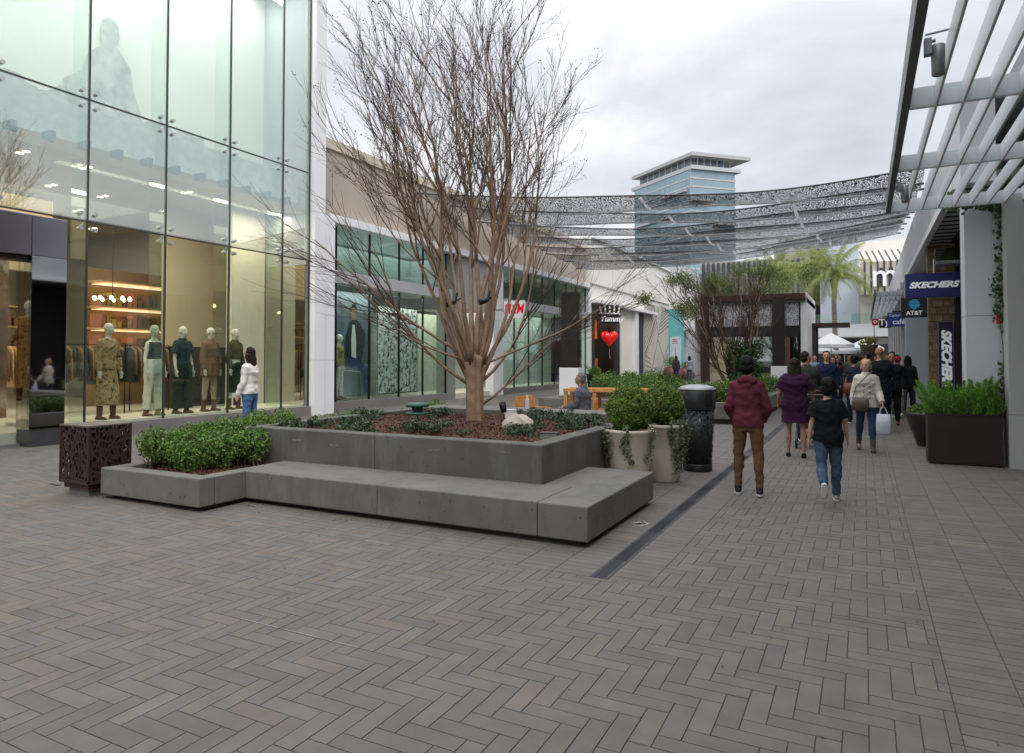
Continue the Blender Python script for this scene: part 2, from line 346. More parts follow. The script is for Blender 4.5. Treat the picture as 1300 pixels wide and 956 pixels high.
# drain
dr=thing('trench_drain','long narrow dark grated trench drain running up the walkway from the bench corner','drain',(-1.74,4.75,0))
bx('channel',mat('drain_dark',(.01,.01,.01),.8),dr,-.065,.065,0,40,-.003,-.001)
mb=MB(); mb.box(-.072,-.06,0,40,-.006,.003); mb.box(.06,.072,0,40,-.006,.003); mb.build('frame',mat('drain_frame',(.09,.09,.095),.5,.6),dr)
GR=mat('cast_iron',(.045,.047,.05),.5,.6,.3,8); GRm=mat('worn_iron',(.07,.073,.078),.5,.5,.3,8); GR2=mat('drain_stone',(.13,.14,.145),.7,0,.2,8)
for k in range(26):
    mb=MB(); y0=k*.5+(.004 if k else 0)
    if k<14:
        for q in range(20): mb.box(-.058,.058,y0+q*.0245,y0+q*.0245+.012,-.004,.002)
        mb.box(-.058,-.045,y0,y0+.49,-.003,.0025); mb.box(.045,.058,y0,y0+.49,-.003,.0025)
    else: mb.box(-.058,.058,y0,y0+.49,-.004,.002)
    mb.build('grating',GR if k%2 else GRm,dr)
bx('channel_cover',GR,dr,-.058,.058,13,40,-.004,.002)
d2=thing('slot_drain','short thin dark slot drain in the paving left of the perforated box','drain',(-8.9,5.0,.02))
MB().box(-1.0,0,-.03,.03,0,.008).build('grating',GR,d2)
# scrap of litter near bench
lt=MB().add([(-2.02,6.42,.012),(-1.99,6.40,.02),(-1.93,6.50,.014),(-1.96,6.53,.006)],[(0,1,2,3)]); lt.tube([(-1.99,6.38,.01),(-1.9,6.35,.012),(-1.86,6.47,.01),(-1.93,6.55,.01)],.003,5)
tag(lt.build('paper_scrap',mat('paper',(.75,.75,.75),.8)),'tiny crumpled white paper scrap between the bench end and the drain','litter')

# ------------------------------------------------------------------ planter + bench
pl=thing('raised_planter','large square grey concrete planter with brown mulch around the bare tree','planter',(-4.9,8,0))
def loc(o,x,y,z=0):
    o.location=(-x,-y,-z); return o
def pw(name,m,*a,bevel=.012): return loc(bx(name,m,pl,*a,bevel=bevel),-4.9,8)
pw('plinth',BLACK,-6.9,-2.95,6.3,10.4,0,.06,bevel=0)
# walls with vertical joints
for (x0,x1) in [(-7.05,-4.955),(-4.951,-2.86)]:
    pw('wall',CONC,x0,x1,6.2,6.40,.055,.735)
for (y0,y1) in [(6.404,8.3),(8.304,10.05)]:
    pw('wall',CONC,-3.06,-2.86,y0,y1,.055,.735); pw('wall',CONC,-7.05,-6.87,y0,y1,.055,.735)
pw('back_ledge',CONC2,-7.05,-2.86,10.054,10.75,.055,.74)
ms=MB()
nx,ny=60,56
for i in range(nx+1):
    for j in range(ny+1):
        x=-6.87+3.82*i/nx; y=6.4+3.66*j/ny
        ms.v.append((x,y,.655+.05*noise.noise(Vector((x*1.3,y*1.3,0)))+.02*noise.noise(Vector((x*9,y*9,3)))+.06*math.exp(-((x+4.95)**2+(y-8.45)**2)/.3)))
for i in range(nx):
    for j in range(ny): ms.f.append((i*(ny+1)+j,(i+1)*(ny+1)+j,(i+1)*(ny+1)+j+1,i*(ny+1)+j+1)); ms.m.append(0)
loc(ms.build('soil',MULCH,pl,smooth=False),-4.9,8)
def mulchz(x,y): return .655+.05*noise.noise(Vector((x*1.3,y*1.3,0)))
# mulch chips
npn=9000; PX=np.random.uniform(-6.85,-3.08,npn); PY=np.random.uniform(6.42,10.0,npn)
PZ=np.array([mulchz(a,b) for a,b in zip(PX,PY)])+.012+.06*np.exp(-((PX+4.95)**2+(PY-8.45)**2)/.3)
ch=leaves('bark_chips',mat('bark_chip',(.115,.052,.034),.9,0,.1,8,island=.55,hue=.015),pl,np.stack([PX,PY,PZ],1),np.tile([0,0,1.],(npn,1)),.045,.4,.5); loc(ch,-4.9,8); ch['kind']='stuff'

be=thing('concrete_bench','low grey concrete bench wrapping the front right corner of the square planter','bench',(-4.1,5.8,0))
def bw(name,m,*a,bevel=.012): return loc(bx(name,m,be,*a,bevel=bevel),-4.1,5.8)
bw('plinth',BLACK,-6.1,-2.18,5.52,6.19,0,.05,bevel=0); bw('plinth',BLACK,-2.85,-2.18,6.19,7.33,0,.05,bevel=0)
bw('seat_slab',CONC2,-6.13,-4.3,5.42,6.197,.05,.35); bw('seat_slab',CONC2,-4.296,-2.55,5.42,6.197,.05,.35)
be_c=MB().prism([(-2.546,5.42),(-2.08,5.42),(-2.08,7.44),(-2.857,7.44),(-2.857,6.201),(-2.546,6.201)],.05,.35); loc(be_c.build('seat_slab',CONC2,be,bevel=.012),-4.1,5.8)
sp=thing('low_planter','low grey concrete planter holding a green hedge beside the bench','planter',(-7,5.5,0))
def sw(name,m,*a,bevel=.012): return loc(bx(name,m,sp,*a,bevel=bevel),-7,5.5)
sw('plinth',BLACK,-7.7,-6.2,4.95,6.1,0,.05,bevel=0)
sw('wall',CONC2,-7.80,-6.13,4.83,5.02,.05,.35); sw('wall',CONC2,-6.32,-6.13,5.024,6.19,.05,.35); sw('wall',CONC2,-7.80,-7.62,5.024,12.5,.05,.35)
sw('soil',MULCH,-7.62,-6.32,5.024,6.19,.15,.29,bevel=0); sw('soil',MULCH,-7.62,-7.06,6.19,12.5,.15,.28,bevel=0)
n=1600; ch=leaves('bark_chips',MATS['bark_chip'],sp,np.stack([np.random.uniform(-7.6,-6.34,n),np.random.uniform(5.03,6.19,n),np.full(n,.30)],1),np.tile([0,0,1.],(n,1)),.045,.4,.5); loc(ch,-7,5.5); ch['kind']='stuff'
# form marks: pale scuffs on the concrete
sc=MB()
for x,z in [(-6.2,.6),(-5.62,.57),(-4.2,.6),(-3.35,.63)]: sc.box(x,x+.13,6.196,6.1985,z,z+.018)
loc(sc.build('scuff_mark',mat('scuff',(.15,.15,.14),.9,0,.4,60),pl),-4.9,8)

# hedges ------------------------------------------------------------
LEAF_H=mat('hedge_leaf',(.11,.20,.035),.42,0,.15,5,island=.55,hue=.035,spec=.5,trans=.3)
LEAF_B=mat('box_leaf',(.13,.20,.03),.5,0,.15,5,island=.6,hue=.04,trans=.25)
LEAF_D=mat('shrub_leaf',(.048,.078,.034),.45,0,.15,5,island=.6,hue=.04,spec=.6,trans=.15)
TWIG=mat('twig',(.07,.045,.03),.8,0,.2)
def blob_points(n,blobs,shell=.55):
    P=[];Q=[]
    wts=np.array([b[3]*b[4]*b[5] for b in blobs])**.67; wts/=wts.sum()
    idx=np.random.choice(len(blobs),n,p=wts)
    d=np.random.normal(0,1,(n,3)); d/=np.linalg.norm(d,axis=1)[:,None]
    r=1-np.random.rand(n)**1.6*shell
    B=np.array(blobs)[idx]
    return B[:,:3]+d*B[:,3:6]*r[:,None], d
def clumps(x0,x1,y0,y1,z0,z1,n,r):
    out=[]
    for _ in range(n):
        s=random.uniform(.7,1.3)*r; out.append((random.uniform(x0+r*.6,x1-r*.6),random.uniform(y0+r*.6,y1-r*.6),random.uniform(z0+r*.6,z1-r*.6),s,s,s*random.uniform(.8,1.15)))
    return out
def hedge(name,label,cl,n,size,group=None,stem=(),leafm=LEAF_H):
    t=thing(name,label,'hedge' if 'hedge' in name else 'shrub',(cl[0][0],cl[0][1],0),0,group)
    P_,Q_=blob_points(n,cl); P_[:,2]=np.maximum(P_[:,2],cl_min(cl))
    loc(leaves('foliage',leafm,t,P_,Q_,size,.55,.7),*t.location[:2])
    mb=MB()
    for c in cl[::2]:
        for _ in range(3):
            mb.tube([(c[0]+random.uniform(-.1,.1),c[1]+random.uniform(-.1,.1),cl_min(cl)-.02),((c[0])+random.uniform(-.05,.05),c[1],c[2]),(c[0]+random.uniform(-.15,.15),c[1]+random.uniform(-.1,.1),c[2]+c[5]*.8)],[.008,.006,.003],5)
    loc(mb.build('stem',TWIG,t),*t.location[:2]); return t
def cl_min(cl): return CLM[0]
CLM=[.31]
hedge('clipped_hedge','bushy bright green hedge in the low planter behind the brown perforated box',clumps(-7.75,-6.45,5.15,6.15,.3,.72,46,.17)+clumps(-7.85,-7.0,5.9,7.6,.35,.84,46,.18),27000,.042)
CLM[0]=.28
hedge('clipped_hedge','low green hedge strip running behind the left wall of the square planter',clumps(-7.75,-7.05,7.6,12.4,.28,.72,60,.15),12000,.043)

# pots with ball shrubs ---------------------------------------------
POT=mat('sand_pot',(.54,.49,.39),.8,0,.06,4,.3,50)
def ball_pot(x,y,label_p,label_s,rad,zc):
    p=thing('tall_pot',label_p,'plant pot',(x,y,0),0,'tall cream pots beside the bench')
    prof=[(.195,0),(.205,.02),(.245,.35),(.285,.70),(.295,.71),(.295,.745),(.272,.745),(.265,.70)]
    mb=MB(); mb.loft([(z,r,r,0,0) for r,z in prof],40); mb.build('pot_body',POT,p,smooth=True)
    MB().lathe([(.266,.68),(.266,.70)]).build('soil',MULCH,p)
    s=thing('ball_shrub',label_s,'shrub',(x,y,.70),0,'clipped round shrubs in the tall pots')
    cl=[(0,0,zc-.72,rad*.92,rad*.92,rad*.88)]*3
    for _ in range(60):
        a=random.uniform(0,2*PI); ph=random.uniform(-1.1,1.3); q=rad*.86
        cl.append((q*math.cos(a)*math.cos(ph),q*math.sin(a)*math.cos(ph),zc-.72+q*math.sin(ph)*.98,rad*.17,rad*.17,rad*.17))
    P_,Q_=blob_points(17000,cl,.4); leaves('foliage',LEAF_B,s,P_,Q_,.026,.6,.6)
    mb=MB()
    for _ in range(14): a=random.uniform(0,6.28); mb.tube([(0,0,0),(.1*math.cos(a),.1*math.sin(a),.15),(.25*math.cos(a),.25*math.sin(a),.3)],[.012,.008,.003],5)
    mb.build('stem',TWIG,s)
    return p,s
ball_pot(-2.55,8.06,'tall tapered cream pot standing just behind the end of the bench','nearer of the two round boxwood shrubs, over the pot behind the bench end',.30,1.0)
ball_pot(-2.36,8.92,'tall tapered cream pot between the first pot and the black bin','farther round boxwood shrub, next to the black litter bin',.295,1.0)
IVY=mat('ivy_leaf',(.11,.14,.065),.5,0,.1,5,island=.5,hue=.03,trans=.2)
def ivy(x,y,label,strands):
    t=thing('trailing_ivy',label,'ivy',(x,y,.73),0,'ivy trailing from the tall pots'); mb=MB(); P_=[];Q_=[]
    for a,ln,den in strands:
        r=.27; pts=[]
        for k in range(12):
            u=k/11; rr=r+.05*min(1,u*5)-.0*u; zz=.03-ln*u**1.2 if u>.1 else .04
            rr=.315-.11*max(0,(-zz))/.75 if u>.1 else r
            aa=a+.25*math.sin(u*5+a*3)*u
            pts.append((rr*math.cos(aa),rr*math.sin(aa),zz))
            for _ in range(den): P_.append((pts[-1][0]+random.gauss(0,.028),pts[-1][1]+random.gauss(0,.028),zz+random.gauss(0,.03))); Q_.append((math.cos(aa),math.sin(aa),.3))
        mb.tube(pts,.003,4)
    leaves('foliage',IVY,t,P_,Q_,.036,.8,.5); mb.build('stem',TWIG,t)
ivy(-2.55,8.06,'thin ivy strands trailing down the front of the nearer cream pot',[(-1.35,.38,10),(-2.3,.45,5),(-2.6,.25,5),(-.2,.35,10)])
ivy(-2.36,8.92,'thick pale ivy spilling over the side of the farther cream pot toward the bin',[(-.9,.45,20),(-.5,.6,20),(-.15,.4,22),(.15,.6,20),(.45,.4,14)])

# bin ---------------------------------------------------------------
bn=thing('litter_bin','round black litter bin with domed grey lid beside the cream pots','litter bin',(-2.14,9.95,0))
BINP=perf('perforated_black',(.03,.032,.034),22,.11,.65,.1,(1,1,.5))
MB().lathe([(.20,0),(.205,.02),(.205,.10),(.20,.105)],k=40).build('base_ring',BLACK,bn,smooth=True)
MB().lathe([(.19,.10),(.225,.86)],k=40).build('liner',BLACK,bn,smooth=True)
MB().loft([(.105,.20,.20,0,0),(.86,.243,.243,0,0)],40).build('shell',BINP,bn,smooth=True)
MB().lathe([(.247,.87),(.255,.885),(.258,1.14),(.25,1.15)],k=40).build('collar',mat('bin_collar',(.03,.031,.033),.38,.2),bn,smooth=True)
MB().lathe([(.262,1.15),(.262,1.165),(.22,1.20),(.13,1.222),(.02,1.228)],k=40).build('lid',mat('bin_lid',(.30,.31,.33),.45,.3),bn,smooth=True)
MB().loft([(-.09,.05,.01,0,0),(0,.06,.01,0,0),(.09,.05,.01,0,0)],16,M=Matrix.Translation((.20,-.168,1.01))@Matrix.Rotation(R(50),4,'Z')).build('opening',mat('hole',(.003,.003,.003),.9),bn)

# perforated utility box ---------------------------------------------
ub=thing('perforated_box','waist-high dark brown box with cut-out leaf pattern beside the low planter','utility box',(-8.17,5.0,0))
PB=perf('perforated_brown',(.060,.034,.030),23,.13,.55,.3,(1,1,.55))
bx('base',mat('grey_base',(.13,.13,.125),.8),ub,-.19,.19,-.19,.19,0,.09)
bx('skirt',mat('brown_steel',(.055,.033,.03),.5,.3),ub,-.235,.235,-.225,.225,.09,.17)
bx('inner_box',mat('inner_box_brown',(.035,.026,.024),.8),ub,-.20,.20,-.19,.19,.17,.74)
for nm,q in [('side_panel',((-.27,-.25,.17),(.27,-.25,.17),(.27,-.25,.80),(-.27,-.25,.80))),('side_panel',((.27,-.25,.17),(.27,.25,.17),(.27,.25,.80),(.27,-.25,.80))),
    ('side_panel',((.27,.25,.17),(-.27,.25,.17),(-.27,.25,.80),(.27,.25,.80))),('side_panel',((-.27,.25,.17),(-.27,-.25,.17),(-.27,-.25,.80),(-.27,.25,.80)))]:
    o=MB().quad(*q).build(nm,PB,ub); sdf=o.modifiers.new('s','SOLIDIFY'); sdf.thickness=.006
fr=MB()
for x,y in [(-.27,-.25),(.27,-.25),(.27,.25),(-.27,.25)]: fr.box(x-.011,x+.011,y-.011,y+.011,.165,.806)
fr.box(-.281,.281,-.261,-.239,.15,.185); fr.box(.259,.281,-.239,.239,.15,.185); fr.box(-.281,.281,.239,.261,.15,.185); fr.box(-.281,-.259,-.239,.239,.15,.185)
fr.build('edge_frame',MATS['brown_steel'],ub)
bx('top_plate',mat('brown_top',(.12,.095,.088),.5,.1),ub,-.285,.285,-.265,.265,.806,.826,bevel=.003)

# blown crumbs and leaf bits on the paving
n=170; PX=np.concatenate([np.random.uniform(-8,1.5,90),np.random.uniform(-6,-2.0,80)]); PY=np.concatenate([np.random.uniform(2,9,90),5.4-np.abs(np.random.normal(0,.14,80))]); ok=~((PX>-8)&(PX<-2.05)&(PY>4.8)&(PY<10.8)&((PX<-6.1)|(PY>5.42)))
fl=leaves('leaf_litter',mat('dry_leaf_bit',(.10,.06,.03),.9,0,.3,20,island=.5),None,np.stack([PX,PY,np.full(n,.006)],1)[ok],np.tile([0,0,1.],(n,1))[ok],.022,.5,.15); tag(fl,None,None,None,'stuff')
# ------------------------------------------------------------------ trees
BARK=mat('smooth_tan_bark',(.23,.15,.095),.6,0,.22,9,.25,30,stain=((.15,.095,.065),14,.55,.7))
TWB=mat('brown_twig',(.062,.034,.026),.75,0,.15,8)
class Tree:
    def __init__(s,seed,flare=.5,up=.25,spread=1): s.r=random.Random(seed); s.limb=MB(); s.twig=MB(); s.tips=[]; s.up=up; s.spread=spread; s.count=0; s.fl=.003
    def grow(s,p,d,L,r,lev,maxlev,seg=None,twigfrom=2,kids=(5,8),lenf=(.42,.72)):
        rr=s.r; n=max(4,int(L/.22)) if lev<2 else 5; pts=[Vector(p)]; rs=[r]; dirs=[d.normalized()]; d=d.normalized()
        end=r*(.2 if lev==0 else .35)
        for i in range(n):
            jg=.07 if lev<2 else .045; d=(d+Vector((rr.gauss(0,jg),rr.gauss(0,jg),rr.gauss(0,.04)+s.up*.10))).normalized()
            pts.append(pts[-1]+d*(L/n)); rs.append(r+(end-r)*((i+1)/n)**.85); dirs.append(d)
        (s.limb if lev<twigfrom else s.twig).tube(pts,rs,[9,6,4,3,3][min(lev,4)],cap=lev<2)
        s.count+=1
        if lev>=maxlev: s.tips.append((pts[-1],d)); return
        k=rr.randint(*kids)
        for j in range(k):
            u=(.28 if lev==0 else .2)+(.72 if lev==0 else .8)*(j+rr.random()*.8)/k; u=min(u,.98); f=u*n; i=int(f); q=pts[i].lerp(pts[min(i+1,n)],f-i)
            ax=dirs[i].cross(Vector((rr.gauss(0,1),rr.gauss(0,1),rr.gauss(0,1)))).normalized()
            ang=R(rr.uniform(16,36)); nd=Matrix.Rotation(ang,3,ax)@dirs[i]
            nd=(nd+Vector((q.x,q.y,0))*.06*s.spread).normalized(); 
            if nd.z<-.1: nd.z*=-.3
            s.grow(q,nd,L*rr.uniform(*lenf)*(1.1-.45*u),max(s.fl,min(rs[i],r*.8)*rr.uniform(.42,.62) if lev else r*rr.uniform(.36,.55)*(1.1-.6*u)),lev+1,maxlev,None,twigfrom,kids,lenf)
# main crape myrtle -- limbs are laid out as (azimuth, lean, first length, radius)
t=thing('bare_tree','large leafless multi-stemmed tree with tan bark growing in the square planter','tree',(-4.95,8.45,.66))
T=Tree(11,up=.62,spread=.6); T.fl=.0036
cr_=Vector((math.cos(A),math.sin(A),0)); cf=Vector((-math.sin(A),math.cos(A),0))
def dirv(rt,fw,up): return (cr_*rt+cf*fw+Vector((0,0,up))).normalized()
# fused base
base=MB(); rnd=random.Random(3)
limbs=[(-.66,.35,1.05,.044,.62,-.09,4.5),(-.32,-.5,1.2,.046,.72,-.05,4.9),(.5,.3,1.15,.046,.66,.08,4.8),(.9,-.1,1.0,.042,.55,.10,4.2),(-.7,-.4,1.1,.042,.6,-.1,4.3),(-.85,.1,1.0,.046,.50,-.11,4.4),(-.5,-.25,1.2,.054,.7,-.07,4.9),(-.2,.22,1.5,.06,.8,-.04,5.4),(.02,-.15,1.7,.062,.85,0,5.9),(.16,.25,1.6,.06,.8,.03,5.6),(.36,-.2,1.4,.058,.75,.06,5.2),(.75,.18,1.1,.048,.55,.09,4.6),(.3,.5,1.3,.05,.75,.05,4.8),(-.35,.55,1.2,.048,.7,-.05,4.6),(-.1,-.6,1.3,.05,.75,-.02,4.8),(.62,-.45,1.15,.044,.7,.07,4.5)]
for rt,fw,up,r,z0,off,L in limbs:
    r*=.80
    d0=dirv(rt*.35,fw*.35,up); d=dirv(rt*1.12,fw*1.15,up)
    b0=cr_*(off*.75)+cf*(fw*.09)+Vector((0,0,-.1)); b1=b0+Vector((0,0,.2)); b2=b1+Vector((0,0,z0*.62+.14))+d0*.06; b3=b2+d0*(.22); b4=b3+(d0+d).normalized()*.3
    z0+=0; base.tube([b0,b1,b2,b3],[r*1.9,r*1.3,r*1.12,r*.93],10)
    T.grow(b3-d0*.12,(d0*1.2+d).normalized(),L*.9,r*.93,0,3,kids=(6,8),lenf=(.32,.58))
# low side limbs
for (st,d,L,r) in [((.10,0,.28),dirv(.95,-.1,.62),1.9,.022),((.11,.02,.62),dirv(.85,.1,.75),2.3,.026),((.1,0,.85),dirv(.95,-.3,.3),1.9,.020),((-.11,0,.58),dirv(-.8,-.2,.62),2.2,.028),((-.09,.02,.95),dirv(-.95,.1,.5),2.5,.030),((-.1,0,.9),dirv(-.85,-.4,.32),1.9,.021)]:
    T.grow(cr_*st[0]+cf*st[1]+Vector((0,0,st[2])),d,L*1.1,r*.95,1,3,kids=(7,9))
me=remesh(base,.012,4,.006,6); me.materials.clear()
mesh_obj('trunk',me,BARK,t)
T.limb.build('limb',BARK,t,smooth=True)
T.twig.build('crown',TWB,t,smooth=True)
# dried seed heads at the twig tips
tips=[q for q in T.tips if q[0].z>3.0 and random.random()<.10]
P_=[];Q_=[]
for q,d in tips:
    for _ in range(6): P_.append(q+Vector([random.gauss(0,.035) for _ in range(3)])); Q_.append((random.gauss(0,1),random.gauss(0,1),.2))
o=leaves('seed_head',mat('seed_brown',(.035,.022,.022),.8,0,.2),t,P_,Q_,.019,.9,.9); o['kind']='stuff'
print('branches',T.count,len(T.twig.f))

# second bare tree in the back planter, with a vine shrub round its foot
t2=thing('bare_tree','smaller leafless fan-shaped tree in the back planter in front of the bronze kiosk','tree',(-3.45,21.3,.45))
T2=Tree(5,up=.35); T2.fl=.007; 
for k in range(13):
    a=k*2.4; T2.grow(Vector((.05*math.cos(a),.05*math.sin(a),0)),Vector((math.cos(a)*random.uniform(.2,.75),math.sin(a)*random.uniform(.2,.75),1)),3.6,.042,1,3,kids=(8,11),lenf=(.3,.5))
b=MB(); b.tube([(0,0,-.2),(0,0,.1),(0,0,.35)],[.12,.1,.06],8); b.build('trunk',BARK,t2,smooth=True)
T2.limb.build('limb',BARK,t2,smooth=True); T2.twig.build('crown',TWB,t2)
CLM[0]=.5
def shrub(name,label,x,y,z0,blobs,n,size,m=LEAF_D,cat='shrub',group=None,parent=None):
    s=thing(name,label,cat,(x,y,z0),0,group); P_,Q_=blob_points(n,blobs); leaves('foliage',m,s,P_,Q_,size,.55,.7)
    mb=MB()
    for b in blobs[::2]: mb.tube([(0,0,-.02),(b[0]*.5,b[1]*.5,b[2]*.4),(b[0],b[1],b[2])],[.012,.008,.004],4)
    mb.build('stem',TWIG,s); return s
shrub('climbing_shrub','tall dark green leafy shrub wrapped round the foot of the smaller bare tree',-3.12,20.9,.45,[(random.gauss(0,.22),random.gauss(0,.2),random.uniform(.1,1.45),.27,.27,.3) for _ in range(34)],9000,.075,mat('vine_leaf',(.035,.08,.025),.4,0,.1,5,island=.6,hue=.03,trans=.2))
# small dark shrubs in the square planter
rn=random.Random(4)
sites=[(-6.55,6.75,'among the mulch at the near left corner of the square planter'),(-6.3,7.3,'left of the green spike light in the square planter'),(-6.6,8.1,'by the left wall of the square planter'),(-5.65,6.8,'right of the green spike light in the square planter'),(-4.7,7.1,'in the mulch in front of the tree trunk'),(-3.75,7.55,'spilling over the pale boulder'),(-6.2,9.3,'behind the trunk at the back left of the square planter'),(-4.1,9.4,'at the back of the square planter behind the boulder'),(-3.5,9.35,'by the back ledge in front of the seated person'),(-3.75,8.75,'right of the boulder in the square planter'),(-3.35,8.4,'near the right wall of the square planter'),(-4.55,9.6,'just right of the white bottle at the back of the planter'),(-5.2,7.35,'low beside the foot of the trunk')]
for i,(x,y,lb) in enumerate(sites):
    s_=rn.uniform(.8,1.15); bl=[(rn.gauss(0,.17*s_),rn.gauss(0,.14*s_),rn.uniform(.0,.11*s_),.08,.08,.05) for _ in range(14)]
    shrub('low_shrub','small dark grey-green shrub '+lb,x,y,mulchz(x,y)+.02,bl,700,.040,LEAF_D,group='low dark shrubs under the bare tree')
# boulder, spike lights, bottle etc
bo=MB(); bo.ell((0,0,.06),(.21,.15,.15),24,16); me=remesh(bo,.012,2,.02,9)
o=mesh_obj('boulder',me,mat('pale_stone',(.40,.36,.30),.85,0,.12,14,.4,40),None); o.location=(-4.0,7.95,mulchz(-4.0,7.95)); tag(o,'pale beige boulder lying in the mulch right of the tree trunk','rock')
sl_=thing('spike_light','green round-topped garden light on a grey stake left of the trunk','garden light',(-5.28,7.5,mulchz(-5.28,7.5)))
GRN=mat('green_enamel',(.02,.10,.075),.4,.1,.1)
MB().tube([(.02,0,-.05),(0,0,.22)],.014,8).build('stake',mat('grey_pipe',(.2,.22,.23),.5,.4),sl_,smooth=True)
MB().lathe([(.0,.20),(.15,.205),(.155,.225),(.10,.235),(.09,.24)]).build('lower_disc',GRN,sl_,smooth=True)
MB().lathe([(.07,.236),(.075,.30)],k=12).build('lamp_body',mat('dark_green',(.012,.04,.032),.5),sl_)
MB().lathe([(.14,.30),(.155,.305),(.158,.335),(.14,.35),(.02,.356)]).build('cap',GRN,sl_,smooth=True)
def spot(name,label,p,dr,strap=False):
    s=thing(name,label,'spotlight',p); d=Vector(dr).normalized()
    MB().tube([(0,0,0),d*.05,d*.16],[.035,.05,.055],12).build('lamp_head',DARKM,s,smooth=True)
    MB().tube([(0,0,-.12),(0,0,-.02)],.012,8).build('bracket',DARKM,s)
spot('garden_spotlight','small black spotlight in the mulch behind the trunk, aimed up','in',(0,0,1)) if False else None
spot('garden_spotlight','small black uplight staked in the mulch just right of the trunk',(-4.72,8.9,.80),(-.2,0,1))
s=thing('junction_box','small white box standing in the mulch behind the trunk','box',(-4.85,9.35,.68)); MB().box(-.09,.09,-.05,.05,0,.12).build('box_body',WHITE,s,bevel=.006); MB().box(-.095,.095,-.055,.055,.12,.135).build('lid',WHITE,s)
for k,(a,z,lb) in enumerate([((-.17),1.75,'black floodlight strapped to the left limbs of the big bare tree'),((.12),1.78,'black floodlight strapped between the right limbs of the big bare tree')]):
    p=Vector((-4.95,8.45,.66+z))+cr_*a*1.6-cf*.12
    s=thing('tree_floodlight',lb,'floodlight',p,0,'floodlights strapped in the bare tree'); s.scale=(.75,.75,.75)
    MB().tube([(0,0,.0),(-.05,-.06,-.03),(-.12,-.14,-.06)],[.04,.06,.065],12).build('lamp_head',BLACK,s,smooth=True)
    MB().tube([(0,0,0),(.04,.08,.05),(.14,.06,.07),(.2,-.02,.02)],.014,8).build('strap',BLACK,s); MB().tube([(0,0,0),(.02,.02,.16)],.02,8).build('bracket',BLACK,s)
s=thing('water_bottle','clear plastic water bottle standing on the back ledge behind the tree','bottle',(-5.0,10.25,.74))
MB().lathe([(.03,0),(.033,.02),(.033,.15),(.028,.18),(.012,.215),(.012,.23)],k=16).build('bottle_body',mat('plastic',(.6,.62,.75),.1,0,.05),s,smooth=True); MB().lathe([(.015,.23),(.015,.25)],k=12).build('cap',WHITE,s)
s=thing('ground_box','small grey recessed light box at the right edge of the mulch','light box',(-3.27,7.3,.69),.2); MB().box(-.1,.1,-.06,.06,-.04,.04).build('box_body',mat('grey_box',(.16,.17,.15),.7),s,bevel=.01); MB().box(-.105,.105,-.065,.065,.04,.05).build('lid',mat('dark_lid',(.05,.055,.05),.5),s)

# back planter with hedges ------------------------------------------
bp=thing('long_planter','long grey concrete planter with clipped hedge beyond the litter bin','planter',(-4,20,0))
def lw(name,m,*a,bevel=.012): return loc(bx(name,m,bp,*a,bevel=bevel),-4,20)
lw('plinth',mat('plinth_brown',(.05,.038,.033),.8),-7.9,-2.5,17.2,25.9,0,.12,bevel=0)
lw('wall',CONC2,-8.0,-2.4,17.1,17.4,.12,.52); lw('wall',CONC2,-2.7,-2.4,17.404,26,.12,.52); lw('wall',CONC2,-8,-7.7,17.404,26,.12,.52)
lw('soil',MULCH,-7.7,-2.7,17.4,26,.2,.44,bevel=0)
CLM[0]=.45
hedge('clipped_hedge','green clipped hedge along the front of the long planter behind the bin',clumps(-6.2,-2.6,17.45,18.6,.45,.98,90,.24),13000,.065)
hedge('clipped_hedge','narrow hedge row at the rear left of the long planter',clumps(-7.7,-5.5,19.4,24,.5,1.12,70,.25),9000,.07)
hedge('clipped_hedge','hedge row behind the right side of the long planter by the pylon foot',clumps(-3.4,-2.5,18.6,25,.5,.95,50,.24),7000,.07)

# right side planter ----------------------------------------------
dp=thing('box_planter','large square dark brown metal planter against the white pillar','planter',(1.32,12.4,0))
DPM=mat('dark_brown_metal',(.028,.019,.017),.45,.3,.12,3,.05,20)
b=MB(); b.box(-.47,.47,-.22,-.20,.03,.75); b.box(-.47,-.45,-.2,.2,.03,.75); b.box(.45,.47,-.2,.2,.03,.75); b.box(-.47,.47,.2,.22,.03,.75); b.build('planter_body',DPM,dp)
b=MB(); b.box(-.48,.48,-.23,-.19,.75,.765); b.box(-.48,-.44,-.19,.19,.75,.765); b.box(.44,.48,-.19,.19,.75,.765); b.box(-.48,.48,.19,.23,.75,.765); b.build('rim',DPM,dp)
bx('foot',BLACK,dp,-.44,.44,-.18,.18,0,.03); bx('soil',MULCH,dp,-.45,.45,-.2,.2,.6,.70)
FERN=mat('fern_green',(.17,.34,.045),.5,0,.1,5,island=.45,hue=.02,trans=.35)
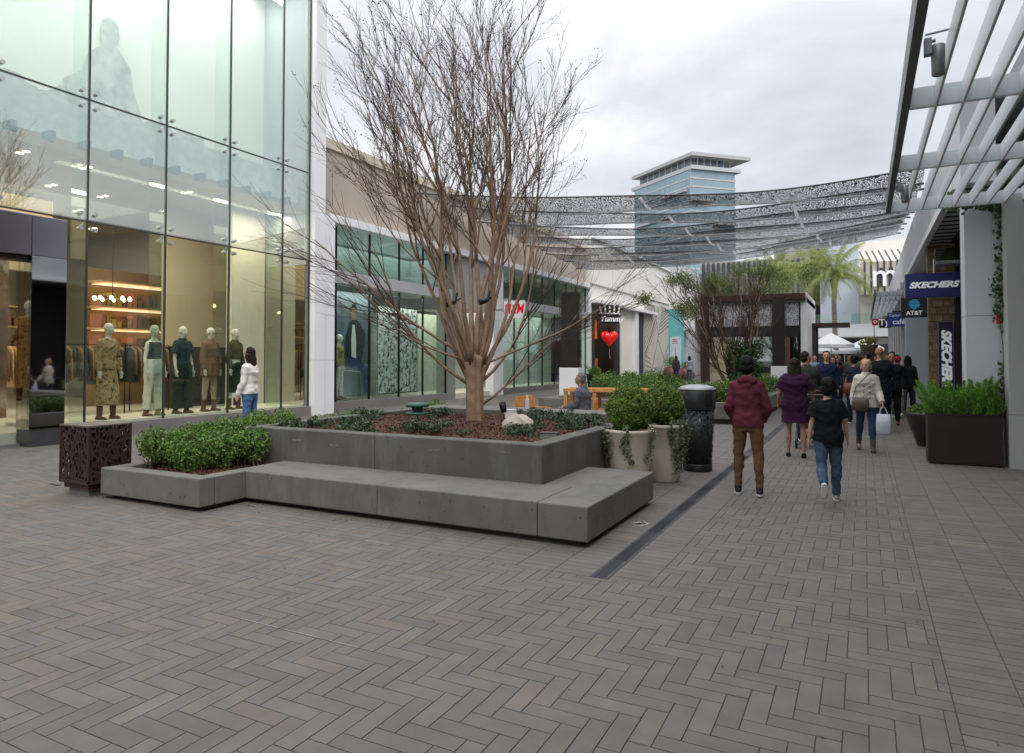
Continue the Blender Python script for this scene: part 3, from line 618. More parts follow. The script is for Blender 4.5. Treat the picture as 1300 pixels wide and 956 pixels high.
def ferns(label,x,y,z,n,w,dpt,hh,per=300):
    s=thing('foxtail_fern',label,'fern',(x,y,z)); P_=[];Q_=[]; mb=MB()
    for k in range(n):
        bx_=random.uniform(-w,w); by=random.uniform(-dpt,dpt); L=hh*random.uniform(.6,1.2); lean=Vector((bx_*.7+random.gauss(0,.2),by*.7+random.gauss(0,.2),1)).normalized(); p=Vector((bx_,by,0)); pts=[p]
        for i in range(8):
            pts.append(pts[-1]+lean*(L/8)); lean=(lean+Vector((lean.x,lean.y,0))*.05+Vector((random.gauss(0,.03),random.gauss(0,.03),0))).normalized()
        mb.tube(pts,.004,4)
        for i in range(per):
            u=(i+.5)/per; f=u*8; q=pts[int(f)].lerp(pts[min(8,int(f)+1)],f%1); rr=.056*(math.sin(PI*min(1,u*1.02))**.5)
            a=random.uniform(0,6.28); o_=Vector((math.cos(a),math.sin(a),.5))*rr*random.uniform(.3,1)
            P_.append(q+o_); Q_.append((o_.x*9,o_.y*9,.3))
    leaves('foliage',FERN,s,P_,Q_,.042,.24,.7); mb.build('stem',FERN,s)
ferns('bright green foxtail fern filling the dark brown box planter',1.32,12.4,.70,64,.42,.17,.53)
b2=thing('bowl_planter','dark flared bowl planter with green plants behind the fern box','planter',(1.02,14.6,0))
MB().lathe([(.16,0),(.18,.02),(.36,.55),(.38,.62),(.35,.62),(.33,.56)],k=32).build('bowl',mat('bowl_black',(.02,.018,.018),.35),b2,smooth=True)
MB().lathe([(.34,.55),(.34,.57)]).build('soil',MULCH,b2)
shrub('leafy_plant','leafy green plant filling the dark bowl planter',1.02,14.6,.57,[(random.uniform(-.25,.25),random.uniform(-.2,.2),random.uniform(.03,.15),.1,.1,.1) for _ in range(14)],1400,.06,LEAF_H,'plant')
# hanging vine on the pillar
v=thing('climbing_vine','thin leafy green vine climbing a wire down the white pillar on the right','vine',(1.86,12.52,.7)); mb=MB(); P_=[];Q_=[]
for s0 in (0,.025):
    pts=[(s0+.03*math.sin(z*3+s0*80),.02*math.cos(z*4),z) for z in [i*.1 for i in range(0,34)]]; mb.tube(pts,.005,4)
pr=random.Random(8)
for i in range(900):
    z=pr.uniform(.2,3.3); dens=.5+.5*math.sin(z*4.1)+.4*(z>1.9); 
    if pr.random()<dens*.8: P_.append((.03*math.sin(z*3)+pr.gauss(0,.05+.02*(z>2)),-.04+pr.gauss(0,.03),z)); Q_.append((0,-1,.3))
for k in range(4):
    pts=[(0,0,3.2)]
    for i in range(8): pts.append((pts[-1][0]-.08+pr.gauss(0,.02),pts[-1][1]-.02,pts[-1][2]+pr.uniform(-.02,.05))); 
    mb.tube(pts,.004,4)
    for q in pts:
        for _ in range(7): P_.append((q[0]+pr.gauss(0,.05),q[1]+pr.gauss(0,.05),q[2]+pr.gauss(0,.05))); Q_.append((0,-1,.3))
leaves('foliage',mat('vine_leaf2',(.05,.10,.03),.4,0,.1,5,island=.55,hue=.03,trans=.2),v,P_,Q_,.065,.7,.6); mb.build('stem',TWIG,v)

# distant greenery --------------------------------------------------
def tree(label,x,y,h,crown,n,size,col,name='leafy_tree'):
    s=thing(name,label,'tree',(x,y,0)); mb=MB(); mb.tube([(0,0,0),(0.05,0,h*.4),(0,0,h*.75)],[.14,.11,.06],8)
    for _ in range(14): 
        c=random.choice(crown); mb.tube([(0,0,h*random.uniform(.3,.6)),(c[0]*.5,c[1]*.5,c[2]*.85),(c[0],c[1],c[2])],[.05,.03,.01],5)
    mb.build('trunk',TWIG,s); P_,Q_=blob_points(n,crown,.8); leaves('crown',col,s,P_,Q_,size,.5,.9); return s
crown=[(random.gauss(0,1.7),random.gauss(0,1.2),random.uniform(3.9,6.5),.6,.6,.45) for _ in range(40)]
tree('feathery yellow-green tree rising behind the bronze kiosk',-6.2,39,6.3,crown,15000,.11,mat('feather_leaf',(.12,.16,.045),.6,0,.1,5,island=.5,hue=.04,trans=.4))
crown=[(random.gauss(0,1.6),random.gauss(0,1),random.uniform(4.0,6.7),.7,.7,.6) for _ in range(30)]
tree('brownish thin-leaved tree rising behind the left half of the kiosk',-6.9,41,6.0,crown,5500,.09,mat('brown_leaf',(.12,.10,.05),.7,0,.1,5,island=.5,hue=.03,trans=.3))
PALM=mat('palm_leaf',(.27,.31,.09),.5,0,.1,5,island=.35,hue=.03,trans=.35); PTR=mat('palm_trunk',(.24,.20,.16),.85,0,.3,12,.5,30)
def palm(label,x,y,h,rad,seed):
    s=thing('palm_tree',label,'palm tree',(x,y,0),0,'palms beyond the kiosk'); pr=random.Random(seed); mb=MB()
    mb.tube([(0,0,0),(.04,0,h*.3),(-.03,.02,h*.7),(0,0,h)],[.20,.15,.13,.15],10); mb.build('trunk',PTR,s,smooth=True)
    mb=MB(); mb.tube([(0,0,h-.7),(0,0,h-.2),(0,0,h+.1)],[.16,.24,.08],10); mb.build('crown_shaft',mat('palm_boots',(.10,.07,.035),.9,0,.3,10),s)
    P_=[];fr=MB(); lm=MB()
    for k in range(38):
        a=k*2.4; el=pr.uniform(.1,1.4); d=Vector((math.cos(a)*math.cos(el),math.sin(a)*math.cos(el),math.sin(el))); p=Vector((0,0,h)); pts=[p]
        for i in range(9): p=p+d*(rad/7.2); pts.append(p); d=(d+Vector((0,0,-.18-.1*(1-el/1.2)))).normalized()
        fr.tube(pts,[.025-.0022*i for i in range(10)],4)
        for i in range(1,10):
            for q in range(6):
                b=pts[i-1].lerp(pts[i],q/6); t=(pts[i]-pts[i-1]).normalized(); sd=t.cross(Vector((0,0,1))).normalized(); ln=.5*math.sin(PI*(i+q/6)/10.5)**.5
                for sg in (-1,1):
                    e=b+sd*sg*ln*.55+t*ln*.45+Vector((0,0,-ln*pr.uniform(.5,1.0))); m=b.lerp(e,.5)+Vector((0,0,.08)); wv=t*.012
                    lm.add([b-wv,b+wv,m+wv,m-wv,e],[(0,1,2,3),(3,2,4)])
    fr.build('frond_stalk',PALM,s); lm.build('fronds',PALM,s)
palm('queen palm with drooping fronds standing beside the kiosk, nearer the walkway end',-1.5,44,6.4,2.2,1)
palm('queen palm with yellowish trunk just left of the other palm',-3.0,47,6.8,2.3,2)
palm('third palm seen behind the feathery yellow-green tree',-5.2,51,7.4,2.3,3)
# ------------------------------------------------------------------ LEFT: glass fashion store
GL=glass('store_glass',(.925,.95,.92),.03)
GLU=glass('upper_glass',(.95,.98,.96),.27)
GLT=glass('teal_glass',(.84,.91,.885),.04)
JOINT=mat('silicone_joint',(.04,.045,.045),.5)
CEIL=mat('store_ceiling',(.42,.36,.25),.8,0,.05,1)
INTW=mat('store_wall_warm',(.58,.50,.36),.8,0,.05,1)
INTG=mat('store_wall_pale',(.60,.60,.50),.8,0,.05,1)
FLI=mat('store_floor',(.62,.60,.52),.35,0,.05,1)
LAMP=mat('downlight_glow',(1,1,1),.5,0,0,emit=(1,.86,.62),estr=6)
gs=thing('glass_store','two-storey glass-fronted fashion store filling the left side','building',(-12.6,5,0))
def g(name,m,*a,bevel=0,parent=None): return loc(bx(name,m,parent or gs,*a,bevel=bevel),-12.6,5)
def glight(o): return loc(o,-12.6,5)
ys=[-6.64,-5.07,-3.5,-1.93,-.36,1.21,2.78,4.35,5.92,7.49,9.06,10.63,12.2,13.1]
zr=[(.39,4.1),(4.1,6.35),(6.35,11.2)]
g('plinth',mat('pink_stone',(.20,.185,.18),.6,0,.1,2,.1,30),-12.85,-12.5,6.9,13.1,0,.39,bevel=.006); g('plinth',MATS['pink_stone'],-12.85,-12.5,-7,.3,0,.39)
for i in range(len(ys)-1):
    for (z0,z1) in zr:
        if z0<1 and .3<ys[i]<6.9: continue
        g('glass_pane',GLU if z0>4 else GL,-12.612,-12.592,ys[i]+.012,ys[i+1]-.012,z0+.012,z1-.012)
mb=MB()
for y in ys: mb.box(-12.625,-12.578,y-.012,y+.012,.39 if not .3<y<6.9 else 4.0,11.2)
for z in (4.1,6.35): 
    for i in range(len(ys)-1): mb.box(-12.62,-12.58,ys[i]+.0125,ys[i+1]-.0125,z-.012,z+.012)
glight(mb.build('glazing_joint',JOINT,gs))
g('glass_pane',GL,-12.612,-12.592,6.932,7.478,.402,4.088)
for y in ys[6:-1]:
    for z in (4.1,6.35):
        mb=MB()
        for sy in (-.13,.13):
            for sz in (-.14,.14): mb.tube([(-12.66,y+sy,z+sz),(-12.55,y+sy,z+sz)],.038,12); mb.tube([(-12.70,y,z),(-12.66,y+sy,z+sz)],.014,6)
        glight(mb.build('spider_fitting',STEEL,gs))
for y in ys[7:-1]: g('glass_fin',glass('fin_glass',(.90,.95,.92),.06),-13.1,-12.64,y-.01,y+.01,.4,11.1)
# shell: floors, ceilings, walls
g('floor_slab',FLI,-26,-12.63,-7,13.05,.1,.36)
g('front_beam',CEIL,-12.95,-12.7,-7,13.05,5.3,5.42); g('ceiling',CEIL,-26,-12.95,-7,13.05,5.42,5.6)
g('upper_wall',mat('upper_white',(.80,.83,.78),.8,0,.04,.6),-14.4,-14.2,-7,13.05,5.6,11.2)
g('roof',GREYW,-26,-12.5,-7,13.6,11.2,11.8); g('side_wall',GREYW,-26,-12.66,13.05,13.25,.1,11.2); g('rear_wall',INTW,-26.2,-26,-7,13.05,.1,11.2); g('side_wall',GREYW,-26,-12.66,-7.2,-7,.1,11.2)
mb=MB()
for k in range(26): y=-3+k*.62; mb.box(-12.95,-12.68,y-.045,y+.045,5.44,5.62)
glight(mb.build('slab_bracket',mat('teal_steel',(.10,.22,.25),.4,.3),gs))
g('slab_edge',mat('slab_white',(.8,.82,.80),.6),-12.96,-12.95,-7,13.05,5.6,6.3)
mb=MB(); 
for ix in range(5):
    for k in range(15): 
        x=-13.9-ix*2.1; y=-4.5+k*1.15+(ix%2)*.5
        if (k*7+ix*3)%5<3: mb.lathe([(.06,5.405),(.06,5.415)],(x,y,0),10); mb.lathe([(.06,5.405),(.06,5.415)],(x+.22,y,0),10)
glight(mb.build('downlight',LAMP,gs))
# inner partitions
g('partition',INTW,-15.7,-15.5,11.2,13.0,1.9,5.42); g('partition',mat('dark_panel',(.05,.045,.04),.6),-15.72,-15.5,11.2,13.0,.36,1.9)
g('partition',INTG,-14.25,-14.05,11.95,13.0,.36,5.42)
g('side_mirror',mat('display_mirror',(.6,.58,.55),.02,1.0,.02),-14.04,-12.66,13.02,13.045,.42,4.0)
g('bulkhead',mat('bulkhead_tan',(.50,.42,.28),.8),-17.2,-17.0,-2,9.3,3.6,5.42)
g('display_platform',mat('platform_cream',(.66,.64,.54),.5),-14.1,-12.66,6.95,13.0,.362,.42)
# upper floor faded poster of a seated figure on rocks
up=MB()
def silh(pts,x): return MB().add([(x,y,z) for y,z in pts]+[(x-.01,y,z) for y,z in pts],[tuple(range(len(pts)))]+[tuple(range(2*len(pts)-1,len(pts)-1,-1))])
ob=silh([(5.0,5.9),(11.2,5.9)]+[(11.2-.12*q,6.95+.25*noise.noise(Vector((q*.21,0,1)))+.14*noise.noise(Vector((q*.8,2,1)))+(.35 if q>40 else 0)*min(1,(q-40)/8)) for q in range(52)],-14.18).build('window_poster',mat('poster_grey',(.42,.46,.45),.8,0,.25,3),gs); glight(ob)
ob=silh([(8.1,6.7),(9.5,6.6),(9.55,7.0),(9.35,7.5),(9.3,7.9),(9.1,8.15),(9.0,8.25),(9.05,8.5),(9.0,8.75),(8.85,8.85),(8.68,8.75),(8.62,8.45),(8.68,8.2),(8.4,7.95),(8.25,7.5),(7.9,7.2)],-14.16).build('window_poster',mat('poster_grey2',(.46,.50,.49),.8,0,.3,4),gs); glight(ob)
# portal
pt=thing('store_portal','mirror-finished steel entrance portal with glass doors at the far left','entrance',(-12.2,4,0))
def pg(name,m,*a,bevel=0): return loc(bx(name,m,pt,*a,bevel=bevel),-12.2,4)
PG=mat('portal_grey_steel',(.30,.29,.32),.16,.85,.05,1)
pg('lintel',PG,-12.6,-12.2,.2,6.35,3.3,3.98,bevel=.01); pg('lintel',PG,-12.6,-12.2,6.36,6.92,3.3,3.98,bevel=.01)
pg('pier',MIRROR,-12.6,-12.2,6.36,6.92,.42,3.297,bevel=.004); pg('pier_base',mat('dark_base',(.07,.07,.075),.3,.3),-12.59,-12.21,6.37,6.91,.1,.42)
pg('pier',MIRROR,-12.6,-12.2,-.4,.2,.42,3.3); pg('header_shadow_gap',BLACK,-12.58,-12.3,.2,6.35,3.22,3.297)
pg('mirror_post',MIRROR,-12.55,-12.42,5.28,5.50,.2,3.22,bevel=.004)
pg('door_glass',GL,-12.49,-12.47,5.52,6.33,.25,3.2); pg('door_glass',GL,-12.49,-12.47,3.9,5.26,.25,3.2)
pg('threshold',STEEL,-12.55,-12.4,.2,6.33,.12,.2)
d=thing('open_door','open frameless glass door leaf with long vertical handle at the left edge','door',(-11.35,4.62,.13)); DG_=glass('door_edge_glass',(.70,.82,.78),.16)
MB().box(-.9,.0,-.008,.008,.06,3.05).build('door_glass',DG_,d); MB().box(-.9,.02,-.02,.02,0,.09).build('door_rail',STEEL,d); MB().box(-.9,.02,-.02,.02,3.05,3.13).build('door_rail',STEEL,d); MB().box(0,.025,-.02,.02,.09,3.05).build('edge_strip',DARKM,d)
for s_ in(-.05,.05): MB().tube([(-.1,0,.75),(-.1,s_,.75),(-.1,s_,2.1),(-.1,0,2.1)],.012,8).build('handle',STEEL,d,smooth=True)
# white corner column
wc=thing('corner_column','tall white metal-clad column at the corner of the glass store','column',(-12.5,13.4,0))
def wcb(name,*a): return loc(bx(name,WHITE,wc,*a,bevel=.006),-12.5,13.4)
for z0,z1 in [(.1,1.55),(1.556,3.2),(3.206,5.35)]: wcb('panel',-12.95,-12.42,13.12,13.5,z0,z1); wcb('panel',-13,-12.52,13.506,13.98,z0,z1)
for z0,z1 in [(5.356,8.6),(8.606,12.6)]: wcb('panel',-12.95,-12.42,13.12,13.5,z0,z1)
# store interior furniture
def rack(label,x,y,cols,n=18,ln=1.6,z=1.55,hlen=.75):
    s=thing('clothes_rack',label,'clothes rack',(x,y,.36),0,'clothes rails inside the glass store')
    MB().tube([(0,-ln/2,0),(0,-ln/2,z),(0,ln/2,z),(0,ln/2,0)],.015,8).build('frame',DARKM,s)
    for ci,c in enumerate(cols):
        mb=MB()
        for k in range(ci,n,len(cols)):
            yy=-ln/2+.08+k*(ln-.16)/n; hl=hlen*random.uniform(.8,1.2); q=random.uniform(.9,1.1)
            mb.loft([(z-.05-hl,.24*q,.03,0,yy),(z-.4,.22*q,.035,0,yy),(z-.12,.19,.03,0,yy),(z-.05,.05,.02,0,yy)],10)
        mb.build('garment',mat('cloth_%s'%(str(c)),c,.9,0,.25,12),s,smooth=True)
rack('rail of tan and orange clothes behind the snakeskin-dress mannequin',-16.2,8.1,[(.45,.22,.08),(.30,.12,.05),(.5,.38,.22)])
rack('rail of dark clothes behind the white-trouser mannequin',-15.4,9.4,[(.05,.05,.06),(.35,.20,.10),(.06,.09,.10)])
rack('rail of black and brown clothes behind the blazer mannequin',-14.9,10.3,[(.03,.03,.03),(.28,.16,.08)],14,1.1)
rack('rail of pale clothes just inside the entrance doors',-15.0,5.0,[(.35,.38,.36),(.55,.52,.45),(.1,.12,.13)])
rack('rail of mixed dark clothes deep inside the entrance',-18.5,6.5,[(.08,.07,.06),(.4,.35,.3),(.25,.12,.06)])
sh=thing('wall_shelves','lit wooden wall shelves stacked with folded clothes at the back of the glass store','shelving',(-19,7.5,.36))
for z in (1.5,2.0,2.5): MB().box(-.4,.4,-3,3,z,z+.04).build('shelf',mat('shelf_wood',(.5,.34,.16),.5),sh)
for z in (1.55,2.05):
    mb=MB()
    for k in range(22): mb.box(-.3,.3,-2.9+k*.265,-2.9+k*.265+.2,z,z+random.uniform(.1,.3))
    mb.build('folded_clothes',mat('folded',(.34,.20,.10),.9,0,.2,3,island=.7,hue=.06),sh)
chn=thing('chandelier','small lit chandelier hanging inside the glass store above the shelves','chandelier',(-15.0,9.5,2.95))
MB().tube([(0,0,0),(0,0,2.0)],.008,5).build('cable',DARKM,chn)
mb=MB(); [mb.tube([(0,0,0),(.35*math.cos(a),.35*math.sin(a),-.04)],.008,5) for a in np.arange(10)*.628]; mb.build('arm',STEEL,chn)
for k in range(10): a=k*.628; MB().ell((.36*math.cos(a),.36*math.sin(a),-.01),(.035,.035,.045),8,6).build('bulb',mat('bulb_glow',(1,1,1),.5,0,0,emit=(1,.75,.4),estr=14),chn)
sh=thing('wall_shelves','warm-lit shelves of orange and brown goods behind the first two mannequins','shelving',(-17.5,11.8,.36))
for z in (1.45,2.0,2.55,3.2): MB().box(-.3,.3,-1.2,1.1,z,z+.04).build('shelf',MATS['shelf_wood'],sh)
MB().box(-.36,-.31,-1.2,1.1,0,3.6).build('back_panel',mat('amber_panel',(.30,.20,.10),.7,0,.15,2),sh)
for z in (1.5,2.05,2.6):
    mb=MB()
    for k in range(16): mb.box(-.25,.25,-1.15+k*.14,-1.15+k*.14+.11,z,z+random.uniform(.1,.38))
    mb.build('folded_clothes',MATS['folded'],sh)
for z in (1.97,2.52,3.17): MB().box(-.28,.28,-1.1,1.0,z-.012,z).build('light_strip',mat('strip_glow',(1,1,1),.5,0,0,emit=(1,.72,.42),estr=1.2),sh)
cnt=thing('display_table','low display table with folded clothes inside the entrance','table',(-14.6,3.6,.36)); bx('table_top',mat('shelf_wood',(.5,.34,.16)),cnt,-.6,.6,-1,1,.8,.86)
for sx_ in(-.5,.5):
    for sy_ in (-.9,.9): bx('leg',DARKM,cnt,sx_-.03,sx_+.03,sy_-.03,sy_+.03,0,.8)
mb=MB(); [mb.box(-.5+.35*(k%3),-.22+.35*(k%3),-.9+.3*(k//3),-.68+.3*(k//3),.86,.86+random.uniform(.05,.2)) for k in range(18)]; mb.build('folded_clothes',MATS['folded'],cnt)
bp_=thing('portrait_banner','large printed banner of a brown garment hanging behind the entrance doors','banner',(-14.2,6.45,.5)); MB().box(-.02,.02,-.55,.55,0,3.1).build('print',mat('banner_print',(.20,.11,.055),.5,0,.7,1.6,stain=((.48,.42,.33),1.2,.5,1)),bp_); MB().tube([(0,-.6,3.12),(0,.6,3.12)],.02,8).build('rail',STEEL,bp_)
def area(x,y,z,sx,sy,e,c=(1,.86,.66)):
    l=bpy.data.lights.new('ceiling_fill_lamp','AREA'); o=bpy.data.objects.new('ceiling_fill_lamp',l); C.objects.link(o); l.shape='RECTANGLE'; l.size=sx; l.size_y=sy; l.energy=e; l.color=c; o.location=(x,y,z)
area(-13.4,10.2,5.3,.25,5.6,125); area(-15.5,4,5.3,.4,6,130); area(-18,6.5,5.3,4,9,300); area(-13.4,6,11.15,1,13,480,(1,.97,.94))  # front strip added to light mannequins; last one added unseen to whiten upper floor

# ------------------------------------------------------------------ H&M building
hm=thing('fashion_shop_building','beige-walled store with teal glass front behind the big bare tree','building',(-13,20,0))
def h(name,m,*a,bevel=0): return loc(bx(name,m,hm,*a,bevel=bevel),-13,20)
h('wall',BEIGE,-27,-13.0,14,33.7,5.52,7.35); mb=MB(); [mb.box(-12.999,-12.995,y,y+.015,5.55,7.34) for y in (16.4,19.6,22.8,26,29.2,32.4)]; [mb.box(-12.999,-12.96,y,y+.35,6.9,7.05) for y in (18.3,24.6,30.6)]; loc(mb.build('panel_joint',mat('joint_brown',(.25,.21,.18),.8),hm),-13,20)
h('parapet_cap',CREAM,-27,-12.93,13.9,33.75,7.35,7.62); h('fascia',WHITE,-27,-12.7,14,33.7,5.28,5.50,bevel=.01)
h('wall',WHITEP,-27,-12.98,29,33.7,7.0,7.3) if False else None
h('plinth',MATS['pink_stone'],-13.15,-12.9,14,20.15,0,.39); h('floor_slab',FLI,-24,-13.02,14,33.7,.05,.34)
h('transom',mat('transom_grey',(.42,.43,.44),.5,0,.05),-13.2,-12.72,14,20.15,3.66,4.0); h('transom',MATS['transom_grey'],-13.2,-12.72,24.2,33.6,3.66,4.0)
h('ceiling',mat('hm_ceiling',(.45,.5,.48),.8),-24,-13.2,14,33.7,3.8,4.0); h('rear_wall',mat('hm_rear',(.36,.43,.40),.8),-15.2,-15,14,33.7,.3,5.3)
yy=[14.0,14.55,16.0,17.45,18.75,20.15]
for a,b_ in zip(yy,yy[1:]): h('glass_pane',GLT,-13.01,-12.99,a+.02,b_-.02,.39,3.64); h('glass_pane',GLT,-13.01,-12.99,a+.02,b_-.02,4.02,5.26)
mb=MB(); [mb.box(-13.03,-12.97,y-.02,y+.02,.39,5.27) for y in yy]; glo=loc(mb.build('mullion',DARKM,hm),-13,20)
yy=[24.2,25.4,26.8,28.2,29.6,31.0,32.3,33.6]
for a,b_ in zip(yy,yy[1:]): h('glass_pane',GLT,-13.01,-12.99,a+.02,b_-.02,.39,3.64); h('glass_pane',GLT,-13.01,-12.99,a+.02,b_-.02,4.02,5.26)
mb=MB(); [mb.box(-13.03,-12.97,y-.02,y+.02,.39,5.27) for y in yy]; loc(mb.build('mullion',DARKM,hm),-13,20)
h('plinth',MATS['pink_stone'],-13.15,-12.9,24.2,33.6,0,.39)
h('entrance_pier',mat('sage_panel',(.22,.24,.20),.7),-13.4,-13.0,20.17,20.8,.05,5.27); h('entrance_canopy',MATS['transom_grey'],-15,-12.9,20.82,23.3,3.4,5.26)
h('pillar',WHITE,-13.2,-12.85,23.35,23.72,.05,5.27,bevel=.01); h('pillar',WHITE,-13.2,-12.85,23.78,24.17,.05,5.27,bevel=.01)
h('end_pillar',WHITE,-13.25,-12.8,33.62,34.0,.05,5.27,bevel=.01)
for y in (15,17.5,24.9,27,29.2): h('downlight',LAMP,-13.9,-13.8,y,y+.1,3.78,3.798)
area(-13.2,17,3.6,.25,5.4,70,(1,.97,.9)); area(-14.6,28.5,3.7,2,8,150,(1,.95,.85)); area(-14.5,22,3.3,2,2,60); area(-14.5,20,5.2,1,12,60,(.9,1,.97))  # first strip added at the glass to light the posters
# posters inside the window
ps=thing('seated_man_poster','tall window poster of a man in dark jacket and jeans on a chair','poster',(-13.5,15.85,.45))
MB().box(-.02,.02,-.85,.85,0,3.1).build('print',mat('poster_backdrop',(.10,.14,.16),.5,0,.4,1.2,stain=((.20,.16,.11),.9,.52,.8)),ps)
def flat(pts,x,name,m,parent): 
    n=len(pts); return MB().add([(x,y,z) for y,z in pts]+[(x-.004,y,z) for y,z in pts],[tuple(range(n)),tuple(range(2*n-1,n-1,-1))]).build(name,m,parent)
flat([(-.2,1.15),(.35,1.0),(.5,1.5),(.55,1.9),(.25,2.25),(0.05,2.32),(-.2,2.2),(-.35,1.7),(-.4,1.3)],.03,'printed_jacket',mat('pj',(.018,.02,.025),.6),ps)
flat([(-.08,1.2),(.12,1.15),(.12,1.7),(.05,2.15),(-.04,2.15),(-.1,1.7)],.036,'printed_shirt',mat('pshirt',(.6,.62,.62),.6),ps)
flat([(-.2,1.2),(.35,1.05),(.65,.9),(.7,.1),(.5,.1),(.45,.7),(.1,.75),(-.15,.9)],.034,'printed_jeans',mat('pjeans',(.03,.06,.12),.6),ps)
flat([(-.08,2.3),(.09,2.3),(.12,2.5),(.07,2.68),(-.06,2.68),(-.1,2.5)],.036,'printed_face',mat('pface',(.30,.19,.13),.6),ps)
flat([(-.1,2.58),(-.06,2.76),(.06,2.78),(.13,2.68),(.12,2.56),(.08,2.64),(-.06,2.64)],.04,'printed_hair',BLACK,ps)
MB().tube([(.04,-.6,.05),(.04,-.45,.8),(.04,.3,.75),(.04,.35,.05)],.02,6).build('printed_chair',STEEL,ps)
ps=thing('abstract_poster','large black and white patterned artwork hanging in the teal window','poster',(-13.5,18.05,.5))
AP=mat('abstract_print',(.55,.57,.55),.6,0,.1,3,stain=((.02,.025,.025),7,.47,1)); MB().box(-.02,.02,-1.05,1.05,.0,2.75).build('print',AP,ps)
mb=MB(); mb.box(.02,.03,-1.07,1.07,-.03,0); mb.box(.02,.03,-1.07,1.07,2.75,2.78); mb.box(.02,.03,-1.07,-1.05,0,2.75); mb.box(.02,.03,1.05,1.07,0,2.75); mb.build('frame',BLACK,ps)
for x,y,z,l in [(-13.3,13.75+.8,1.0,'a')]: pass
sg=thing('red_letter_sign','white projecting sign with red H&M lettering behind the tree trunk','sign',(-11.75,23.0,3.45))
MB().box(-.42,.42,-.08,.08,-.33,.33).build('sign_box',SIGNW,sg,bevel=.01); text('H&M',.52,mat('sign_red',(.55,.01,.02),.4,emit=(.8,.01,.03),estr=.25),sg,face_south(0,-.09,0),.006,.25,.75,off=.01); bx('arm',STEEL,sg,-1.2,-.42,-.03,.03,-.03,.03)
# perforated pylons
def pylon(label,x,y,h_,w_):
    s=thing('perforated_pylon',label,'pylon',(x,y,0),0,'perforated bronze pylons'); bx('base',WHITE,s,-w_/2,w_/2,-w_/4,w_/4,0,1.3,bevel=.01); bx('core',BLACK,s,-w_/2+.06,w_/2-.06,-w_/4+.05,w_/4-.05,1.3,h_-.03)
    o=MB().box(-w_/2,w_/2,-w_/4,w_/4,1.304,h_).build('shell',BROWNP,s)
pylon('tall perforated bronze pylon on a white base, behind the seated person',-8.4,20.4,3.75,.66)
pylon('tall perforated bronze pylon on a white base, in front of the kiosk',-2.95,28.4,4.0,.58)

# ------------------------------------------------------------------ white shop with heart balloon
ws=thing('white_shop_building','long bright white shop building with black doorway and patterned hoarding','building',(-13,42,0))
def s3(name,m,*a,bevel=0): return loc(bx(name,m,ws,*a,bevel=bevel),-13,42)
WB=mat('warm_white_wall',(.82,.80,.74),.8,0,.03,.8)
s3('wall',WB,-26,-12.8,34.02,50.6,5.6,8.0); mb=MB(); [mb.box(-12.799,-12.793,y,y+.02,5.62,7.99) for y in (37.4,40.8,44.2,47.6)]; mb.box(-12.799,-12.793,34.1,50.6,6.75,6.77); loc(mb.build('panel_joint',mat('joint_grey',(.5,.49,.46),.8),ws),-13,42)
s3('parapet_cap',WHITE,-26,-12.65,34.0,50.7,8.0,8.15); s3('fascia',WB,-26,-12.9,34.02,50.6,4.72,5.6); s3('soffit_band',WHITE,-13.4,-12.5,34.02,46,4.55,4.72)
s3('wall',WB,-14,-12.9,39.2,42.2,.05,4.55); s3('pillar',WHITE,-13,-12.7,41.5,42.2,.05,4.55); s3('dark_door',mat('slate_panel',(.03,.036,.045),.6),-13.1,-12.95,42.22,44.0,.05,4.7)
s3('door_surround',BLACK,-13.1,-12.95,34.3,34.9,.05,4.5); s3('door_surround',BLACK,-13.1,-12.95,38.3,39.15,.05,4.5); s3('door_head',BLACK,-13.1,-12.95,34.9,38.3,3.9,4.5)
s3('wall_return',WB,-13.4,-12.9,38.6,39.19,.05,4.55) if False else None
s3('door_lining',BLACK,-16.8,-13.12,39.1,39.19,.09,4.5); s3('interior',mat('shop_dark',(.04,.03,.03),.8),-17,-16.8,34,39.2,.05,4.5); s3('floor_slab',mat('grey_floor',(.25,.25,.25),.7),-16.8,-12.7,34.05,39.2,0,.08)
hoard=mat('hoarding_grey',(.50,.47,.43),.8,0,.04,1); s3('hoarding',hoard,-13.0,-12.85,44.0,50.25,.05,5.3)
mb=MB()
def ln_(y0,z0,y1,z1,w_=.05): 
    d=Vector((0,y1-y0,z1-z0)); nrm=Vector((0,-d.z,d.y)).normalized()*w_/2; a=Vector((-12.845,y0,z0)); b=Vector((-12.845,y1,z1)); mb.add([a-nrm,b-nrm,b+nrm,a+nrm],[(0,1,2,3)])
for k in range(13): ln_(44.05,1.6+k*.33,min(46.9,44.05+3-.05*k*3),min(5.25,1.6+k*.33+2.2-.04*k),.05)
for k in range(6): ln_(44.1,.2+k*.32,45.6-.05*k,.05+k*.3+.0,.05)
for (a,b_) in [((44.2,1.9),(47.6,5.2)),((45.3,.3),(47.4,3.2)),((47.4,3.2),(48.6,5.25)),((46.3,5.2),(47.4,3.2)),((47.3,2.9),(48.9,1.5)),((48.9,1.5),(50.1,2.6)),((47.3,.1),(48.9,1.5)),((48.9,1.5),(49.6,.1))]: ln_(*a,*b_,.07)
for k in range(7): ln_(47.6+.15*k,3.3+k*.27,50.2,4.0+k*.27 if 4.0+k*.27<5.2 else 5.2,.06)
for k in range(5): ln_(48.3+.2*k,.2+k*.28,50.0,.9+k*.28,.06)
loc(mb.build('line_pattern',mat('brown_line',(.07,.045,.04),.7),ws),-13,42)
s3('teal_hoarding',mat('teal_board',(.16,.50,.52),.6,0,.04,1),-13.0,-11.75,50.3,50.5,.05,5.25)
s3('printed_panel',mat('poster_pale',(.55,.66,.70),.6),-12.75,-11.95,50.27,50.296,.9,3.2)
